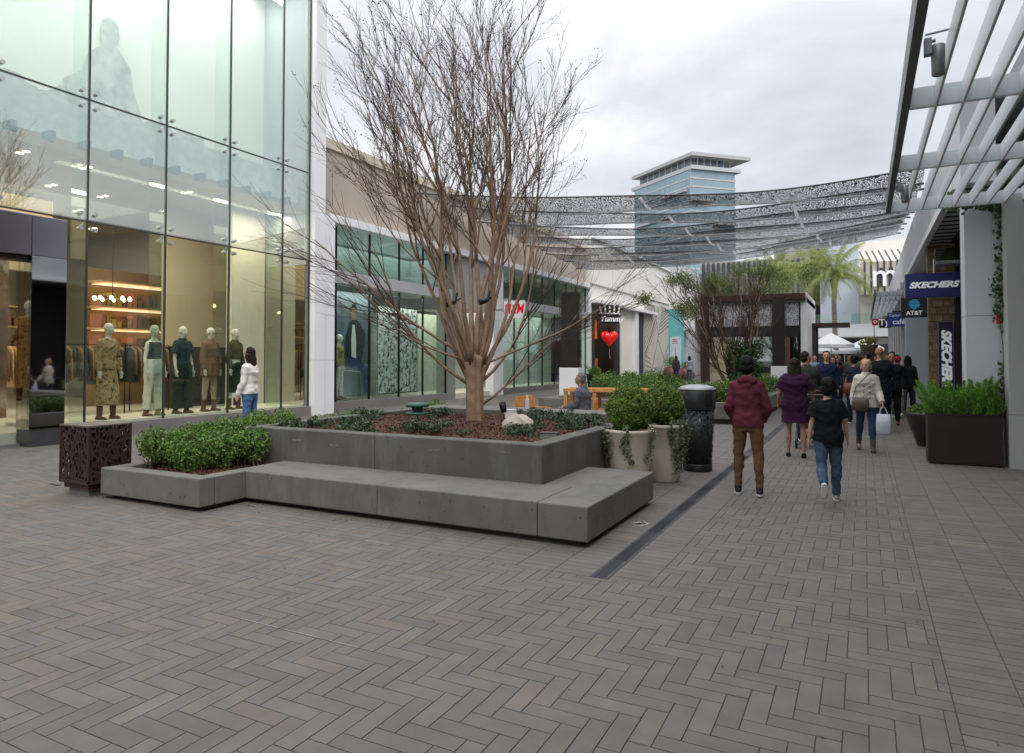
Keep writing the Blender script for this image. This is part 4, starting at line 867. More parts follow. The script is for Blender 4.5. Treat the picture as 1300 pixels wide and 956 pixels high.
mb=MB(); [mb.box(-12.58,-12.58+w_,50.262,50.268,z_,z_+.07) for w_,z_ in ((.42,2.95),(.34,2.82),(.40,2.69))]; loc(mb.build('pink_mark',mat('pink_ink',(.5,.12,.25),.6),ws),-13,42)
loc(MB().tube([(-12.35,50.26,1.2),(-12.35,50.26,2.4)],.02,5).build('printed_line',mat('pink_ink',(.5,.12,.25)),ws),-13,42)
# contents of the heart shop
hs_=thing('heart_balloon','shiny red heart-shaped balloon in the black shop doorway','balloon',(-12.6,36.3,2.75),R(-50)); mb=MB()
hp=[]; 
for k in range(40): a=2*PI*k/40; hp.append((16*math.sin(a)**3/16*.5,(13*math.cos(a)-5*math.cos(2*a)-2*math.cos(3*a)-math.cos(4*a))/16*.5))
vs=[(.22,0,0),(-.22,0,0)]+[(0,y,z) for y,z in hp]+[(.16,y*.6,z*.6) for y,z in hp]+[(-.16,y*.6,z*.6) for y,z in hp]; fs=[]
for k in range(40): j=(k+1)%40; fs+=[(2+k,2+j,42+j,42+k),(42+k,42+j,0),(2+j,2+k,82+k,82+j),(82+j,82+k,1)]
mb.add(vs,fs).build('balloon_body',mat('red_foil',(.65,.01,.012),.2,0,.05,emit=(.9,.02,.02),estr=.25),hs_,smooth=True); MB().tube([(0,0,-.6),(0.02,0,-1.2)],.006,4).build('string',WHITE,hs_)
yb=thing('script_sign','white script shop sign under a crown mark, hanging above the heart balloon','sign',(-12.5,36.0,4.05),R(-50))
text('Yummy',.40,SIGNW,yb,face_east(.06,.1,-.28),.01,.25,1.1,off=.012)
mb=MB(); 
for k in range(5): mb.tube([(.05,-.5+k*.25,.05),(.05,-.5+k*.25+.04*(k-2),.42+.12*(k%2))],.05,8)
mb.box(.0,.08,-.6,.6,.0,.06); mb.build('crown_mark',SIGNW,yb); MB().box(-.02,.03,-.55,.55,-.55,.5).build('backing',BLACK,yb)
for (y,z,c,nm,lb) in [(37.2,2.0,(.8,.25,.02),'orange_display','glowing orange display board inside the black shop doorway'),(37.9,3.35,(.8,.16,.01),'orange_banner','narrow orange-red banner right of the heart balloon')]:
    s=thing(nm,lb,'display',(-14.0,y,z)); MB().box(-.03,.03,-.4 if 'disp' in nm else -.15,.4 if 'disp' in nm else .15,-.6,.5).build('panel',mat('glow_'+nm,c,.5,0,.1,emit=c,estr=.45),s); bx('frame',BLACK,s,-.05,-.03,-.45,.45,-.62,.52)
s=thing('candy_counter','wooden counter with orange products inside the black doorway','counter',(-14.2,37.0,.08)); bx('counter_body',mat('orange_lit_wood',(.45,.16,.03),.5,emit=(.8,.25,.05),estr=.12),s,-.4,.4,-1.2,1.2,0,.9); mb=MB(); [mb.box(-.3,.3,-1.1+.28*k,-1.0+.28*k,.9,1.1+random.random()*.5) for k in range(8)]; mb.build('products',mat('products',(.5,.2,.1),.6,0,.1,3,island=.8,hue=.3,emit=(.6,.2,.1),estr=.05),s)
area(-14.6,36.5,4.2,1,3,60,(1,.7,.45))

# potted plants on the far left pavement
def pot(label,x,y,r,h_,col,lbp,round_=True,z=0,foli=LEAF_H,fs=.5):
    s=thing('round_pot' if round_ else 'flared_pot',label,'plant pot',(x,y,z))
    prof=[(r*.55,0),(r*.9,h_*.25),(r,h_*.55),(r*.85,h_*.85),(r*.6,h_),(r*.5,h_*.96)] if round_ else [(r*.7,0),(r*.95,h_*.95),(r,h_),(r*.88,h_),(r*.85,h_*.9)]
    MB().lathe(prof,k=28).build('pot_body',mat('pot%s'%str(col),col,.5,0,.15,4),s,smooth=True); MB().lathe([(r*.5,h_*.9),(r*.5,h_*.92)]).build('soil',MULCH,s)
    shrub('potted_plant',lbp,x,y,z+h_*.95,[(random.gauss(0,r*.4),random.gauss(0,r*.4),random.uniform(.05,r*.8*fs*2),r*.35,r*.35,r*.35) for _ in range(12)],700,.08,foli,'plant')
pot('black flared pot beside the black shop doorway',-11.75,31.6,.42,.85,(.02,.02,.022),'bushy bright green plant in the black flared pot by the doorway',False)
pot('round copper-brown pot in front of the teal hoarding',-11.9,47.6,.68,1.05,(.16,.08,.06),'green spiky plant in the copper-brown pot at the teal hoarding',fs=.6)
pot('round copper-brown pot right of the teal hoarding',-11.2,48.6,.6,.95,(.17,.08,.07),'green plant in the second copper-brown pot',fs=.5)

# ------------------------------------------------------------------ buildings closing the view
gb=thing('slatted_building','grey building with dark vertical slats behind the kiosk and trees','building',(-13,62,0))
def s4(name,m,*a,bevel=0): return loc(bx(name,m,gb,*a,bevel=bevel),-13,62)
s4('wall',mat('pale_grey_block',(.46,.46,.48),.8,0,.03,.5),-22,-13.4,58,66,0,9.4); s4('wall',GREYW,-13.38,-4.2,64,72,3.4,10.4); s4('soffit_band',WHITEP,-15,-3.9,61.5,64,5.0,5.9); s4('recess_wall',mat('recess_cream',(.45,.40,.33),.8),-13.38,-4.2,64.5,66,0,3.4); s4('fascia',WHITEP,-17,-12.6,55.8,57.9,3.9,7.4)
s4('doorway',DARKM,-12.9,-11.6,64.3,64.48,0,3.2); s4('pillar',WHITEP,-11.4,-11.0,61.6,62.0,0,5.0); s4('door_frame',mat('maroon',(.14,.02,.03),.5),-11.75,-11.6,63.9,64.28,0,3.3)
SLD=mat('dark_slat',(.06,.06,.062),.6)
mb=MB(); [mb.box(-13.2+.45*k,-13.2+.45*k+.22,63.8,63.99,5.9,10.3) for k in range(20)]; loc(mb.build('slat',SLD,gb),-13,62)
eb=thing('balcony_building','white building with curved glass balcony closing the end of the walkway','building',(-1,68,0))
def s5(name,m,*a,bevel=0): return loc(bx(name,m,eb,*a,bevel=bevel),-1,68)
BLU=mat('pale_blue_wall',(.50,.54,.62),.7,0,.02,.5)
s5('wall',mat('tan_wall',(.36,.31,.27),.8,0,.04,.5),-7.6,-4.4,70,80,0,11.8); s5('wall',SLD,-4.39,-3.55,70.5,80,0,12.0); s5('wall',BLU,-3.5,-.35,68,80,3.4,12.4); s5('wall',WB,-.345,6,68.2,80,3.4,12.0); s5('wall',mat('recess_cream2',(.40,.36,.32),.8),-6,8,68.5,80,0,3.4)
s5('soffit',WHITEP,-6,8,62.5,68,3.3,3.45)
cur=MB(); gl=MB()
pts=[(-3.9+1.0*k,61.6+2.0*(((k-5)/6)**2)*.9-.6) for k in range(0,13)]
for a,b_ in zip(pts,pts[1:]):
    cur.add([(a[0],a[1],3.35),(b_[0],b_[1],3.35),(b_[0],b_[1],4.35),(a[0],a[1],4.35),(a[0],a[1]+.3,3.35),(b_[0],b_[1]+.3,3.35),(b_[0],b_[1]+.3,4.35),(a[0],a[1]+.3,4.35)],[(0,1,2,3),(7,6,5,4),(3,2,6,7),(4,5,1,0)])
    gl.add([(a[0],a[1]+.1,4.36),(b_[0],b_[1]+.1,4.36),(b_[0],b_[1]+.1,5.25),(a[0],a[1]+.1,5.25)],[(0,1,2,3)])
loc(cur.build('balcony_band',WHITE,eb),-1,68); loc(gl.build('balcony_glass',glass('balcony_glass',(.75,.9,.86),.15),eb),-1,68)
for x,w_ in ((-2.2,.9),(.4,.9),(2.0,.8)): s5('doorway',mat('bronze_door',(.12,.08,.06),.6),x,x+w_,68.44,68.49,0,2.4)
mo=thing('striped_sign_building','cream building with dark vertical stripes and big white letters at the walkway end','building',(1.6,60,0))
def s6(name,m,*a,bevel=0): return loc(bx(name,m,mo,*a,bevel=bevel),1.6,60)
s6('wall',mat('cream_stripe_wall',(.60,.55,.46),.8,0,.03,.5),-.2,6,59,67.9,6.5,9.0)
o=MB().add([(-.2,59,9.0),(6,59,9.0),(6,61,10.1),(-.2,61,10.1),(-.2,61,9),(6,61,9)],[(0,1,2,3),(0,3,4),(1,5,2),(3,2,5,4)]).build('sloped_cornice',MATS['cream_stripe_wall'],mo); loc(o,1.6,60)
mb=MB()
for k in range(14):
    x=.05+k*.44; mb.box(x,x+.13,58.93,58.998,6.5,9.0); mb.add([(x,58.98,9.01),(x+.13,58.98,9.01),(x+.13-.35,60.98,10.13),(x-.35,60.98,10.13)],[(0,1,2,3)])
loc(mb.build('stripe',SLD,mo),1.6,60)
o=text('mo',2.5,SIGNW,mo,face_south(2.1,58.8,7.85),.06,0,.95,off=.02); loc(o,1.6,60)
mb=MB(); [mb.box(1.1+k*.62,1.4+k*.62,58.9,58.925,7.1,8.5) for k in range(4)]; loc(mb.build('letter_back_panel',mat('dark_backing',(.06,.06,.065),.6),mo),1.6,60)  # dark panels set behind the letters
# tower far away
def camw(lat,d): return (lat*math.cos(A)-d*math.sin(A), lat*math.sin(A)+d*math.cos(A))
tw=thing('glass_tower','distant blue-green glass office tower with broad flat overhanging roof','building',(*camw(80,320),0))
lo=tw.location
def tp(p): return (p[0]-lo.x,p[1]-lo.y)
c0=Vector(camw(79.6,300)); c1=Vector(camw(60.4,342)); c2=Vector(camw(108.8,309)); 
def para(s0,s1,t0,t1): # s along left edge, t along right edge
    e1=(c1-c0);e2=(c2-c0); return [tp(c0+e1*s0+e2*t0),tp(c0+e1*s0+e2*t1),tp(c0+e1*s1+e2*t1),tp(c0+e1*s1+e2*t0)]
def tpr(name,m,s0,s1,t0,t1,z0,z1): return MB().prism(para(s0,s1,t0,t1),z0,z1).build(name,m,tw)
tpr('roof',mat('tower_roof',(.50,.49,.48),.6),0,1,0,1,91.6,93.2); tpr('crown_glass',mat('tower_dark',(.14,.18,.20),.2,.2),.10,.93,.08,.66,87.6,91.6); [tpr('crown_post',MATS['tower_roof'],.06+.1*q,.065+.1*q,.05,.056,87.6,91.6) for q in range(9)]; [tpr('crown_post',MATS['tower_roof'],.06,.066,.05+.11*q,.058+.11*q,87.6,91.6) for q in range(7)]
tpr('slab_band',mat('tower_band',(.55,.57,.57),.6),.02,1.03,.02,.86,85.9,87.6); 
TG=mat('tower_glass',(.29,.44,.52),.15,.35,.12,.08); tpr('curtain_wall',TG,.05,.98,.03,.78,0,85.9)
for k in range(22): tpr('slab_band',MATS['tower_band'],.045,.985,.025,.785,81.8-k*3.7,82.4-k*3.7)
for k,(s0,s1,t0,t1) in enumerate([(.1,.5,-.02,.1),(-.02,.06,.0,.3),(.3,.9,-.02,.1),(-.02,.06,.4,.75)]): tpr('balcony',MATS['tower_roof'],s0,s1,t0,t1,76.4-k*5,77-k*5)
mb=MB()
for k in range(46):
    for (s,t) in ((.048,.03+.75*k/45),(.05+.93*k/45,.026)): q=para(s,s+.002,t,t+.002); mb.prism(q,5,85.9)
mb.build('mullion',MATS['tower_band'],tw)

# ------------------------------------------------------------------ kiosk
kb=thing('bronze_kiosk','single-storey kiosk with bronze frame, perforated panels and stone wall','kiosk',(-4,31,0))
def k_(name,m,*a,bevel=0): return loc(bx(name,m,kb,*a,bevel=bevel),-4,31)
BR=mat('bronze_frame',(.052,.027,.022),.55,.2,.12,3)
k_('frame_beam',BR,-6.25,-2.1,29.8,30.2,4.0,4.25); k_('frame_post',BR,-6.25,-5.95,29.8,30.2,.0,3.998); k_('roof',mat('kiosk_roof',(.4,.4,.4),.7),-6.2,-2.05,30.22,36,3.9,4.1); k_('side_wall',WHITE,-2.3,-2.05,30.25,35.5,0,4.3)
o=MB().box(-5.93,-2.35,30.05,30.07,2.95,3.85).build('perforated_panel',perf('perforated_white',(.62,.63,.66),13,.10,.5,.1),kb); loc(o,-4,31)
k_('panel_backing',mat('kiosk_back',(.18,.18,.19),.8),-5.93,-2.35,30.5,30.55,2.9,3.9)
k_('stone_wall',mat('travertine',(.50,.43,.32),.8,0,.15,3,.3,12),-5.93,-4.9,30.1,30.3,.0,2.5); k_('stone_wall',MATS['travertine'],-4.9,-2.4,30.1,30.3,0,1.25)
for k in range(6): k_('mortar_line',mat('mortar',(.25,.21,.16),.9),-5.93,-4.9,30.09,30.098,.3+k*.36,.315+k*.36)
k_('window',glass('kiosk_glass',(.45,.55,.50),.3),-4.88,-2.4,30.15,30.17,1.26,2.9); k_('black_band',BLACK,-4.6,-2.35,30.0,30.05,1.0,1.25); k_('wood_post',mat('red_wood',(.16,.06,.04),.6),-2.9,-2.7,30.12,30.25,1.26,2.9); k_('dark_head',BLACK,-5.93,-2.35,30.1,30.2,2.5,2.93); k_('interior',mat('kiosk_in',(.10,.13,.11),.8),-5.9,-2.35,33,33.1,0,3.9)
pg_=thing('bronze_pergola','low flat bronze pergola beam on a post right of the kiosk','pergola',(-1.5,33.2,0)); bx('beam',BR,pg_,-.55,.95,-.2,1.5,3.0,3.16); bx('post',BR,pg_,-.53,-.38,-.15,.05,0,3.0); bx('post',BR,pg_,-.53,-.38,1.2,1.4,0,3.0)
# umbrellas
def umb(label,x,y,h_,r,col,g_='cafe umbrellas at the end of the walkway'):
    s=thing('cafe_umbrella',label,'umbrella',(x,y,0),0,g_); MB().tube([(0,0,0),(0,0,h_)],.03,8).build('pole',STEEL,s); mb=MB()
    vs=[(0,0,h_)]+[(r*math.cos(a),r*math.sin(a),h_-.65) for a in np.arange(8)*PI/4]+[(r*math.cos(a),r*math.sin(a),h_-.82) for a in np.arange(8)*PI/4]
    mb.add(vs,[(0,1+i,1+(i+1)%8) for i in range(8)]+[(1+i,9+i,9+(i+1)%8,1+(i+1)%8) for i in range(8)]); mb.build('canopy',mat('canvas%s'%str(col),col,.8,0,.04,trans=.3),s); MB().lathe([(.25,0),(.25,.08)],k=16).build('base',DARKM,s)
umb('large white cafe umbrella just right of the kiosk wall',-1.6,41,3.0,1.15,(.75,.76,.76)); umb('second white cafe umbrella below and behind the large one',-1.55,45,2.7,1.2,(.72,.74,.75)); umb('light blue cafe umbrella between the white ones',-1.2,52,2.8,1.3,(.28,.52,.62)); umb('white cafe umbrella nearest the middle of the walkway end',.0,52,2.95,1.2,(.72,.74,.74))
# ------------------------------------------------------------------ RIGHT side
rb=thing('shoe_shop_building','grey right-hand building with white pillars and steel louvre canopy','building',(2,12.6,0))
def r_(name,m,*a,bevel=0): return loc(bx(name,m,rb,*a,bevel=bevel),2,12.6)
LW=mat('light_grey_panel',(.56,.57,.60),.5,0,.03,1)
r_('upper_wall',PURPW,2.9,14,-12,12.9,4.1,10.2); r_('roof_cap',mat('roof_cap_tan',(.40,.36,.30),.7),2.75,14,-12,13.0,10.2,10.4)
r_('shop_wall',mat('shop_front_dark',(.05,.05,.055),.3,.2),2.9,14,-12,12.0,0,4.05)
for y in (-10,-6,-2,2,6): r_('pillar',LW,2.5,2.88,y,y+.6,0,4.05,bevel=.01)
for z0,z1 in [(0,.78),(.786,4.0)]: r_('pillar',mat('warm_grey_panel',(.42,.42,.40),.5,0,.03,1),1.86,2.9,12.12,12.5,z0,z1,bevel=.004)
for z0,z1 in [(0,2.25),(2.256,4.1)]: r_('pillar',LW,1.40,2.05,12.6,13.1,z0,z1,bevel=.004)
r_('fascia',LW,1.42,1.9,13.1,48,4.43,6.0,bevel=.004); r_('upper_wall',PURPW,2.6,14,13.1,48,6.0,7.2); r_('soffit',mat('dark_soffit',(.10,.085,.065),.7,0,.1,2),1.9,6,13.1,20,4.44,4.6); r_('flat_roof',LW,1.9,14,13.1,48,5.8,5.99)
mb=MB(); [mb.box(1.45,6,13.5+k*.5,13.54+k*.5,4.40,4.438) for k in range(13)]; loc(mb.build('soffit_groove',BLACK,rb),2,12.6)
r_('fascia_edge',WHITE,1.30,1.415,13.15,48,4.36,4.52)
# recessed shop front
r_('recess_wall',mat('recess_dark',(.03,.03,.033),.4),5.2,5.4,13.1,20,0,4.43)
r_('stone_wall',mat('shop_stone',(.26,.175,.105),.85,0,.3,5,.4,14,stain=((.13,.085,.05),4,.5,.8)),1.44,2.28,20,20.3,0,4.42)
mb=MB()
for k in range(24): 
    mb.box(1.44,2.28,19.985,19.998,.18*k,.18*k+.016)
    for q in range(4): x=1.5+.24*q+(.11 if k%2 else 0); mb.box(x,x+.012,19.985,19.998,.18*k+.017,.18*(k+1)-.001)
loc(mb.build('mortar_joint',mat('dark_mortar',(.13,.09,.06),.9),rb),2,12.6)
r_('door_column',BLACK,2.0,2.09,19.7,19.98,0,4.42); r_('door_column',BLACK,2.10,2.14,19.7,19.98,0,4.42); r_('door_glass',GLT,2.28,5.2,20.0,20.02,0,4.42)
r_('shop_back',mat('shop_back_brown',(.16,.11,.07),.8),2.28,5.2,24,24.1,0,4.4)
r_('glass_canopy',glass('canopy_glass',(.62,.78,.72),.15),1.46,2.4,18.2,18.23,3.75,4.1); r_('canopy_frame',MATS['shop_front_dark'],1.46,2.4,18.16,18.26,3.68,3.745)
r_('end_pier',mat('blue_grey_panel',(.40,.44,.49),.6,0,.03,1),1.26,2.2,26.4,27.2,0,4.42); r_('side_wall',LW,2.0,2.2,20.31,26.39,0,4.42)
for k,y in enumerate([29,31.5,34,36.5,39,41.5,44]): 
    r_('pillar',LW,1.22,1.5,y,y+.45,0,4.42); r_('shop_window',glass('shop_window_glass',(.55,.6,.58),.25),1.5,1.52,y+.46,y+2.04,.3,3.6)
r_('shop_interior',mat('shop_in_mix',(.28,.23,.2),.8,0,.5,1.2,stain=((.45,.12,.14),2.5,.55,.8)),2.2,2.3,27.3,48,0,4.4)
al=thing('fire_alarm','small red alarm box on the white pillar beside the climbing vine','alarm box',(1.84,12.585,2.2)); MB().box(-.05,.05,-.03,.012,-.07,.07).build('alarm_body',mat('alarm_red',(.6,.03,.02),.4),al,bevel=.006); MB().lathe([(.02,-.0),(.02,.01)],k=12).build('bell',SIGNW,al)
# louvre canopies
def trellis(label,x0,x1,y0,y1,z,nl,cross,fittings=()):
    s=thing('louvre_canopy',label,'canopy',(x0,y1,z)); o=s.location.copy()
    def tb(name,m,*a,bevel=0): q=bx(name,m,s,*a,bevel=bevel); q.location=(-o.x,-o.y,-o.z); return q
    tb('edge_beam',TRELLD,x0,x0+.07,y0,y1,z-.13,z+.10,bevel=.006)
    for k in range(nl):
        x=x0+.07+(k+1)*(x1-x0-.07)/nl; q=tb('louvre',TRELL,x-.010,x+.010,y0,y1-.09,z-.145,z+.05)
    for y in cross: tb('cross_beam',mat('cross_beam_paint',(.72,.77,.78),.4,0,.04,2,trans=.35),x0+.072,x1,y-.03,y+.03,z-.13,z+.055,bevel=.004)
    return s
trellis('large steel louvre canopy overhead along the right side',.33,2.9,-6,12.3,4.03,12,[-5,-2.5,0,2.5,5,7.25,9.6,12.26])
trellis('pale steel louvre canopy farther up the right side above the cafe sign',.35,1.4,28,46,4.0,6,[28.5,31,33.5,36,38.5,41,43.5,45.6])
for (y,lb) in [(5.98,'grey cylindrical floodlight hanging from the outer canopy beam at the top right'),(10.7,'small grey cylindrical floodlight near the far end of the louvre canopy')]:
    s=thing('canopy_floodlight',lb,'floodlight',(.52,y,3.95),0,'floodlights on the louvre canopy'); s.scale=(.75,.75,.75); MB().lathe([(.05,-.30),(.06,-.29),(.062,.0),(.055,.01),(.02,.015)],k=20).build('lamp_body',mat('grey_lamp',(.26,.27,.27),.4,.4),s,smooth=True); bx('bracket',MATS['grey_lamp'],s,-.12,-.055,-.05,.05,-.08,.08); MB().tube([(-.1,0,.05),(-.02,0,.06)],.02,8).build('arm',MATS['grey_lamp'],s)
    MB().tube([(-.1,.12,.18),(.16,.12,.2)],.012,8).build('conduit',MATS['grey_lamp'],s)
# ------------------------------------------------------------------ signs
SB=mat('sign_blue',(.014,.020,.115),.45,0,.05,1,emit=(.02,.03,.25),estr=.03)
s=thing('blue_shop_sign','large blue projecting sign with white slanted SKECHERS lettering','sign',(1.50,19.0,3.34)); MB().box(-.6,.6,-.08,.08,-.285,.285).build('sign_panel',SB,s,bevel=.006)
text('SKECHERS',.19,SIGNW,s,face_south(-.03,-.085,0),.006,.30,1.12,off=.010); MB().tube([(.0,0,.29),(.0,0,.62)],.02,8).build('hanger',STEEL,s)
s=thing('vertical_shop_sign','tall narrow black sign with white SKECHERS lettering reading downward on the stone wall','sign',(1.80,19.93,1.62)); MB().box(-.15,.15,-.03,.03,-.88,.88).build('sign_panel',mat('sign_purple_black',(.02,.012,.04),.5),s,bevel=.004)
mb=MB(); mb.box(-.165,-.152,-.035,.035,-.89,.89); mb.box(.152,.165,-.035,.035,-.89,.89); mb.box(-.152,.152,-.035,.035,.88,.895); mb.box(-.152,.152,-.035,.035,-.895,-.88); mb.build('trim',mat('lilac_trim',(.25,.18,.4),.5),s)
text('SKECHERS',.27,SIGNW,s,face_south(0,-.036,0,-PI/2),.005,.3,1.10,off=.016)
s=thing('phone_shop_sign','small black square sign with blue striped globe and white AT&T letters','sign',(1.36,24.0,3.14)); MB().box(-.34,.34,-.08,.08,-.30,.30).build('sign_panel',mat('sign_black',(.012,.02,.022),.4),s,bevel=.01)
text('AT&T',.17,SIGNW,s,face_south(0,-.085,-.17),.004,0,1.0,off=.005)
mb=MB()
for k in range(7):
    z=-.13+k*.043; w_=math.sqrt(max(.0004,.15**2-z*z)); mb.box(-w_*(.95 if k%2 else .85),w_,-.09,-.081,.10+z-.012,.10+z+.012) if k not in(0,) else mb.box(-.05,.05,-.09,-.081,.10+z-.012,.10+z+.012)
mb.build('globe_logo',mat('globe_blue',(.03,.32,.62),.4,emit=(.05,.4,.8),estr=.2),s); MB().tube([(.3,0,.3),(.3,0,.7)],.015,6).build('hanger',STEEL,s)
s=thing('cafe_sign','blue hanging sign with white Capital One café lettering','sign',(1.12,28.6,3.02)); MB().box(-.35,.35,-.06,.06,-.25,.25).build('sign_panel',mat('cafe_blue',(.02,.05,.22),.45,emit=(.02,.06,.3),estr=.08),s); text('café',.26,SIGNW,s,face_south(.02,-.065,-.09),.004,0,1,off=.003); text('Capital One',.125,SIGNW,s,face_south(0,-.065,.15),.004,0,.95); MB().box(-.2,.3,-.03,.03,.26,.32).build('bracket',DARKM,s)
s=thing('script_letter_sign','dark navy hanging sign with white Ty. lettering beyond the cafe sign','sign',(.86,35.0,3.2)); MB().box(-.25,.25,-.06,.06,-.23,.23).build('sign_panel',mat('navy_sign',(.012,.014,.03),.5),s,bevel=.04); text('Ty.',.40,SIGNW,s,face_south(0,-.065,.02),.004,0,1,off=.01); MB().box(-.1,.4,-.02,.02,.25,.3).build('bracket',DARKM,s)
s=thing('round_red_sign','small red hanging sign with white ring, farthest of the hanging signs','sign',(.55,42.0,3.58)); MB().box(-.15,.15,-.05,.05,-.18,.18).build('sign_panel',mat('red_sign',(.45,.02,.04),.5),s); text('O',.2,SIGNW,s,face_south(0,-.055,0),.004,0,1,off=.006)
s=thing('hanging_shop_sign','pale hanging sign board in a dark frame far down the right side','sign',(1.0,47,2.65)); MB().box(-.45,.45,-.05,.05,-.2,.2).build('sign_panel',mat('sign_cream',(.5,.5,.47),.6),s); MB().box(-.48,.48,-.06,-.052,.2,.24).build('frame',DARKM,s); MB().box(-.46,-.42,-.05,.05,.2,1.2).build('hanger',DARKM,s)
s=thing('urn_planter','tall brown urn with yellow-green grass far down the right side','planter',(.25,45,0)); MB().lathe([(.3,0),(.2,.3),(.25,1.3),(.45,2.2),(.5,2.4),(.4,2.38)],k=20).build('urn',mat('urn_brown',(.10,.055,.04),.6),s,smooth=True); shrub('potted_grass','yellow-green ornamental grass in the tall brown urn',.25,45,2.35,[(random.gauss(0,.2),random.gauss(0,.2),random.uniform(.1,.4),.2,.2,.2) for _ in range(8)],500,.12,mat('yellow_leaf',(.25,.25,.05),.6,0,.1,5,island=.4,hue=.03),'grass plant')
# ------------------------------------------------------------------ perforated shade ribbons
RIB=perf('perforated_shade',(.13,.13,.14),21,.15,.5,.2,(1,1,1)); RW=mat('ribbon_white',(.72,.73,.75),.5,trans=.55); RDK=mat('ribbon_cable',(.05,.05,.055),.5,.3)
def xr(a,b,n): return [a+(b-a)*i/n for i in range(n+1)]
where=['nearest','second nearest','third nearest','middle','third farthest','second farthest','farthest']
for i in range(7):
    u=i/6; y0=18.3+i*2.08; wd=1.5; xm=-1-7*u; zm=5.86+.18*u; kq=.0078+.0022*u+.0006*(i%2)
    s=thing('shade_ribbon','wavy perforated shade ribbon strung across the walkway, %s to the camera of the seven'%where[i] if i!=3 else 'wavy perforated shade ribbon strung across the walkway, middle one of the seven','shade canopy',(-6,y0,zm),0,'perforated shade ribbons across the walkway')
    def zf(x): return zm+kq*(x-xm)**2+.03*math.sin(x*.9+i*1.7)
    def tilt(x): return .06*math.sin(x*.55+i*1.3)
    def yf(x): return .07*math.sin(x*.42+i*2.1)
    xs=xr(-12.7,1.3,56); sh_=[]; rm=MB(); cb=MB(); br=MB(); near=[];far=[]
    for x in xs: near.append(Vector((x,y0+yf(x),zf(x)+tilt(x)+.05))); far.append(Vector((x,y0+yf(x)+wd,zf(x)-tilt(x)-.05)))
    O=Vector((-6,y0,zm)); mb=MB(); nn=len(xs)
    mid=[a.lerp(b,.5)+Vector((0,0,-.10)) for a,b in zip(near,far)]; q1=[a.lerp(b,.25)+Vector((0,0,-.08)) for a,b in zip(near,far)]; q3=[a.lerp(b,.75)+Vector((0,0,-.08)) for a,b in zip(near,far)]
    rows=[near,q1,mid,q3,far]; mb.add([p-O for r in rows for p in r],[(r*nn+j,r*nn+j+1,(r+1)*nn+j+1,(r+1)*nn+j) for r in range(4) for j in range(nn-1)])
    mb.build('perforated_sheet',RIB,s,smooth=True)
    cb.tube([p-O for p in near],.022,5); cb.build('edge_cable',RDK,s); rm.tube([p-O for p in far],.030,5)
    # white strip added on the far side to imitate the bright sky gap
    rm.add([p-O for p in far]+[p-O+Vector((0,.05,.01)) for p in far],[(j,j+1,nn+j+1,nn+j) for j in range(nn-1)]); rm.build('sky_gap_strip',RW,s)
    for xj in (-10.2+.2*i,-5.4+.12*i,-1.9+.1*i):
        j=min(range(nn),key=lambda q:abs(xs[q]-xj)); pts=[r[j]-O+Vector((0,0,-.03)) for r in rows]; m_=MB()
        m_.add([p+Vector((-.045,0,0)) for p in pts]+[p+Vector((.045,0,0)) for p in pts],[(q,q+1,6+q,5+q) for q in range(4)]); m_.build('seam_strap',RW,s)
    for e_,x_ in ((near[-1],1.42),(far[-1],1.42)): br.tube([e_-O,Vector((x_,e_.y,e_.z))-O],.03,6)
    for e_ in (near[0],far[0]): br.tube([e_-O,Vector((-13.0,e_.y,e_.z+.05))-O],.03,6)
    br.build('bracket',RDK,s)
# ------------------------------------------------------------------ people
def rotx(v,a): return Vector((v.x,v.y*math.cos(a)-v.z*math.sin(a),v.y*math.sin(a)+v.z*math.cos(a)))
def skeleton(pose,kid=False):
    J={}; lk=.98 if kid else 1
    for sd,n in ((-1,'L'),(1,'R')):
        th,kn,ab=pose.get('leg'+n,(0,.03,0.03))          # thigh forward angle, knee bend, spread
        hip=Vector((sd*.092,0,.90)); d=rotx(Vector((0,0,-1)),th); d.x+=sd*ab; d.normalize(); knee=hip+d*.42
        d2=rotx(Vector((0,0,-1)),th-kn); d2.x+=sd*ab*.4; d2.normalize(); ank=knee+d2*.41
        J['hip'+n],J['kn'+n],J['an'+n],J['sh_a'+n]=hip,knee,ank,th-kn
        f,o,e,tw=pose.get('arm'+n,(0,.12,.15,0))    # forward swing, outward, elbow bend, elbow turn in
        shd=Vector((sd*.168,-.0,1.392)); d=rotx(Vector((0,0,-1)),f); d.x+=sd*o; d.normalize(); el=shd+d*.285
        d3=rotx(Vector((0,0,-1)),f+e); d3.x+=sd*(o*.6-tw); d3.normalize(); wr=el+d3*.25; J['sh'+n],J['el'+n],J['wr'+n],J['hd'+n]=shd,el,wr,d3
    if not pose.get('sit'):
        low=min(J['anL'].z,J['anR'].z); dz=.085-low
        for k in J:
            if isinstance(J[k],Vector) and k[:2]!='hd': J[k]=J[k]+Vector((0,0,dz))
        J['dz']=dz
    else: J['dz']=0
    return J
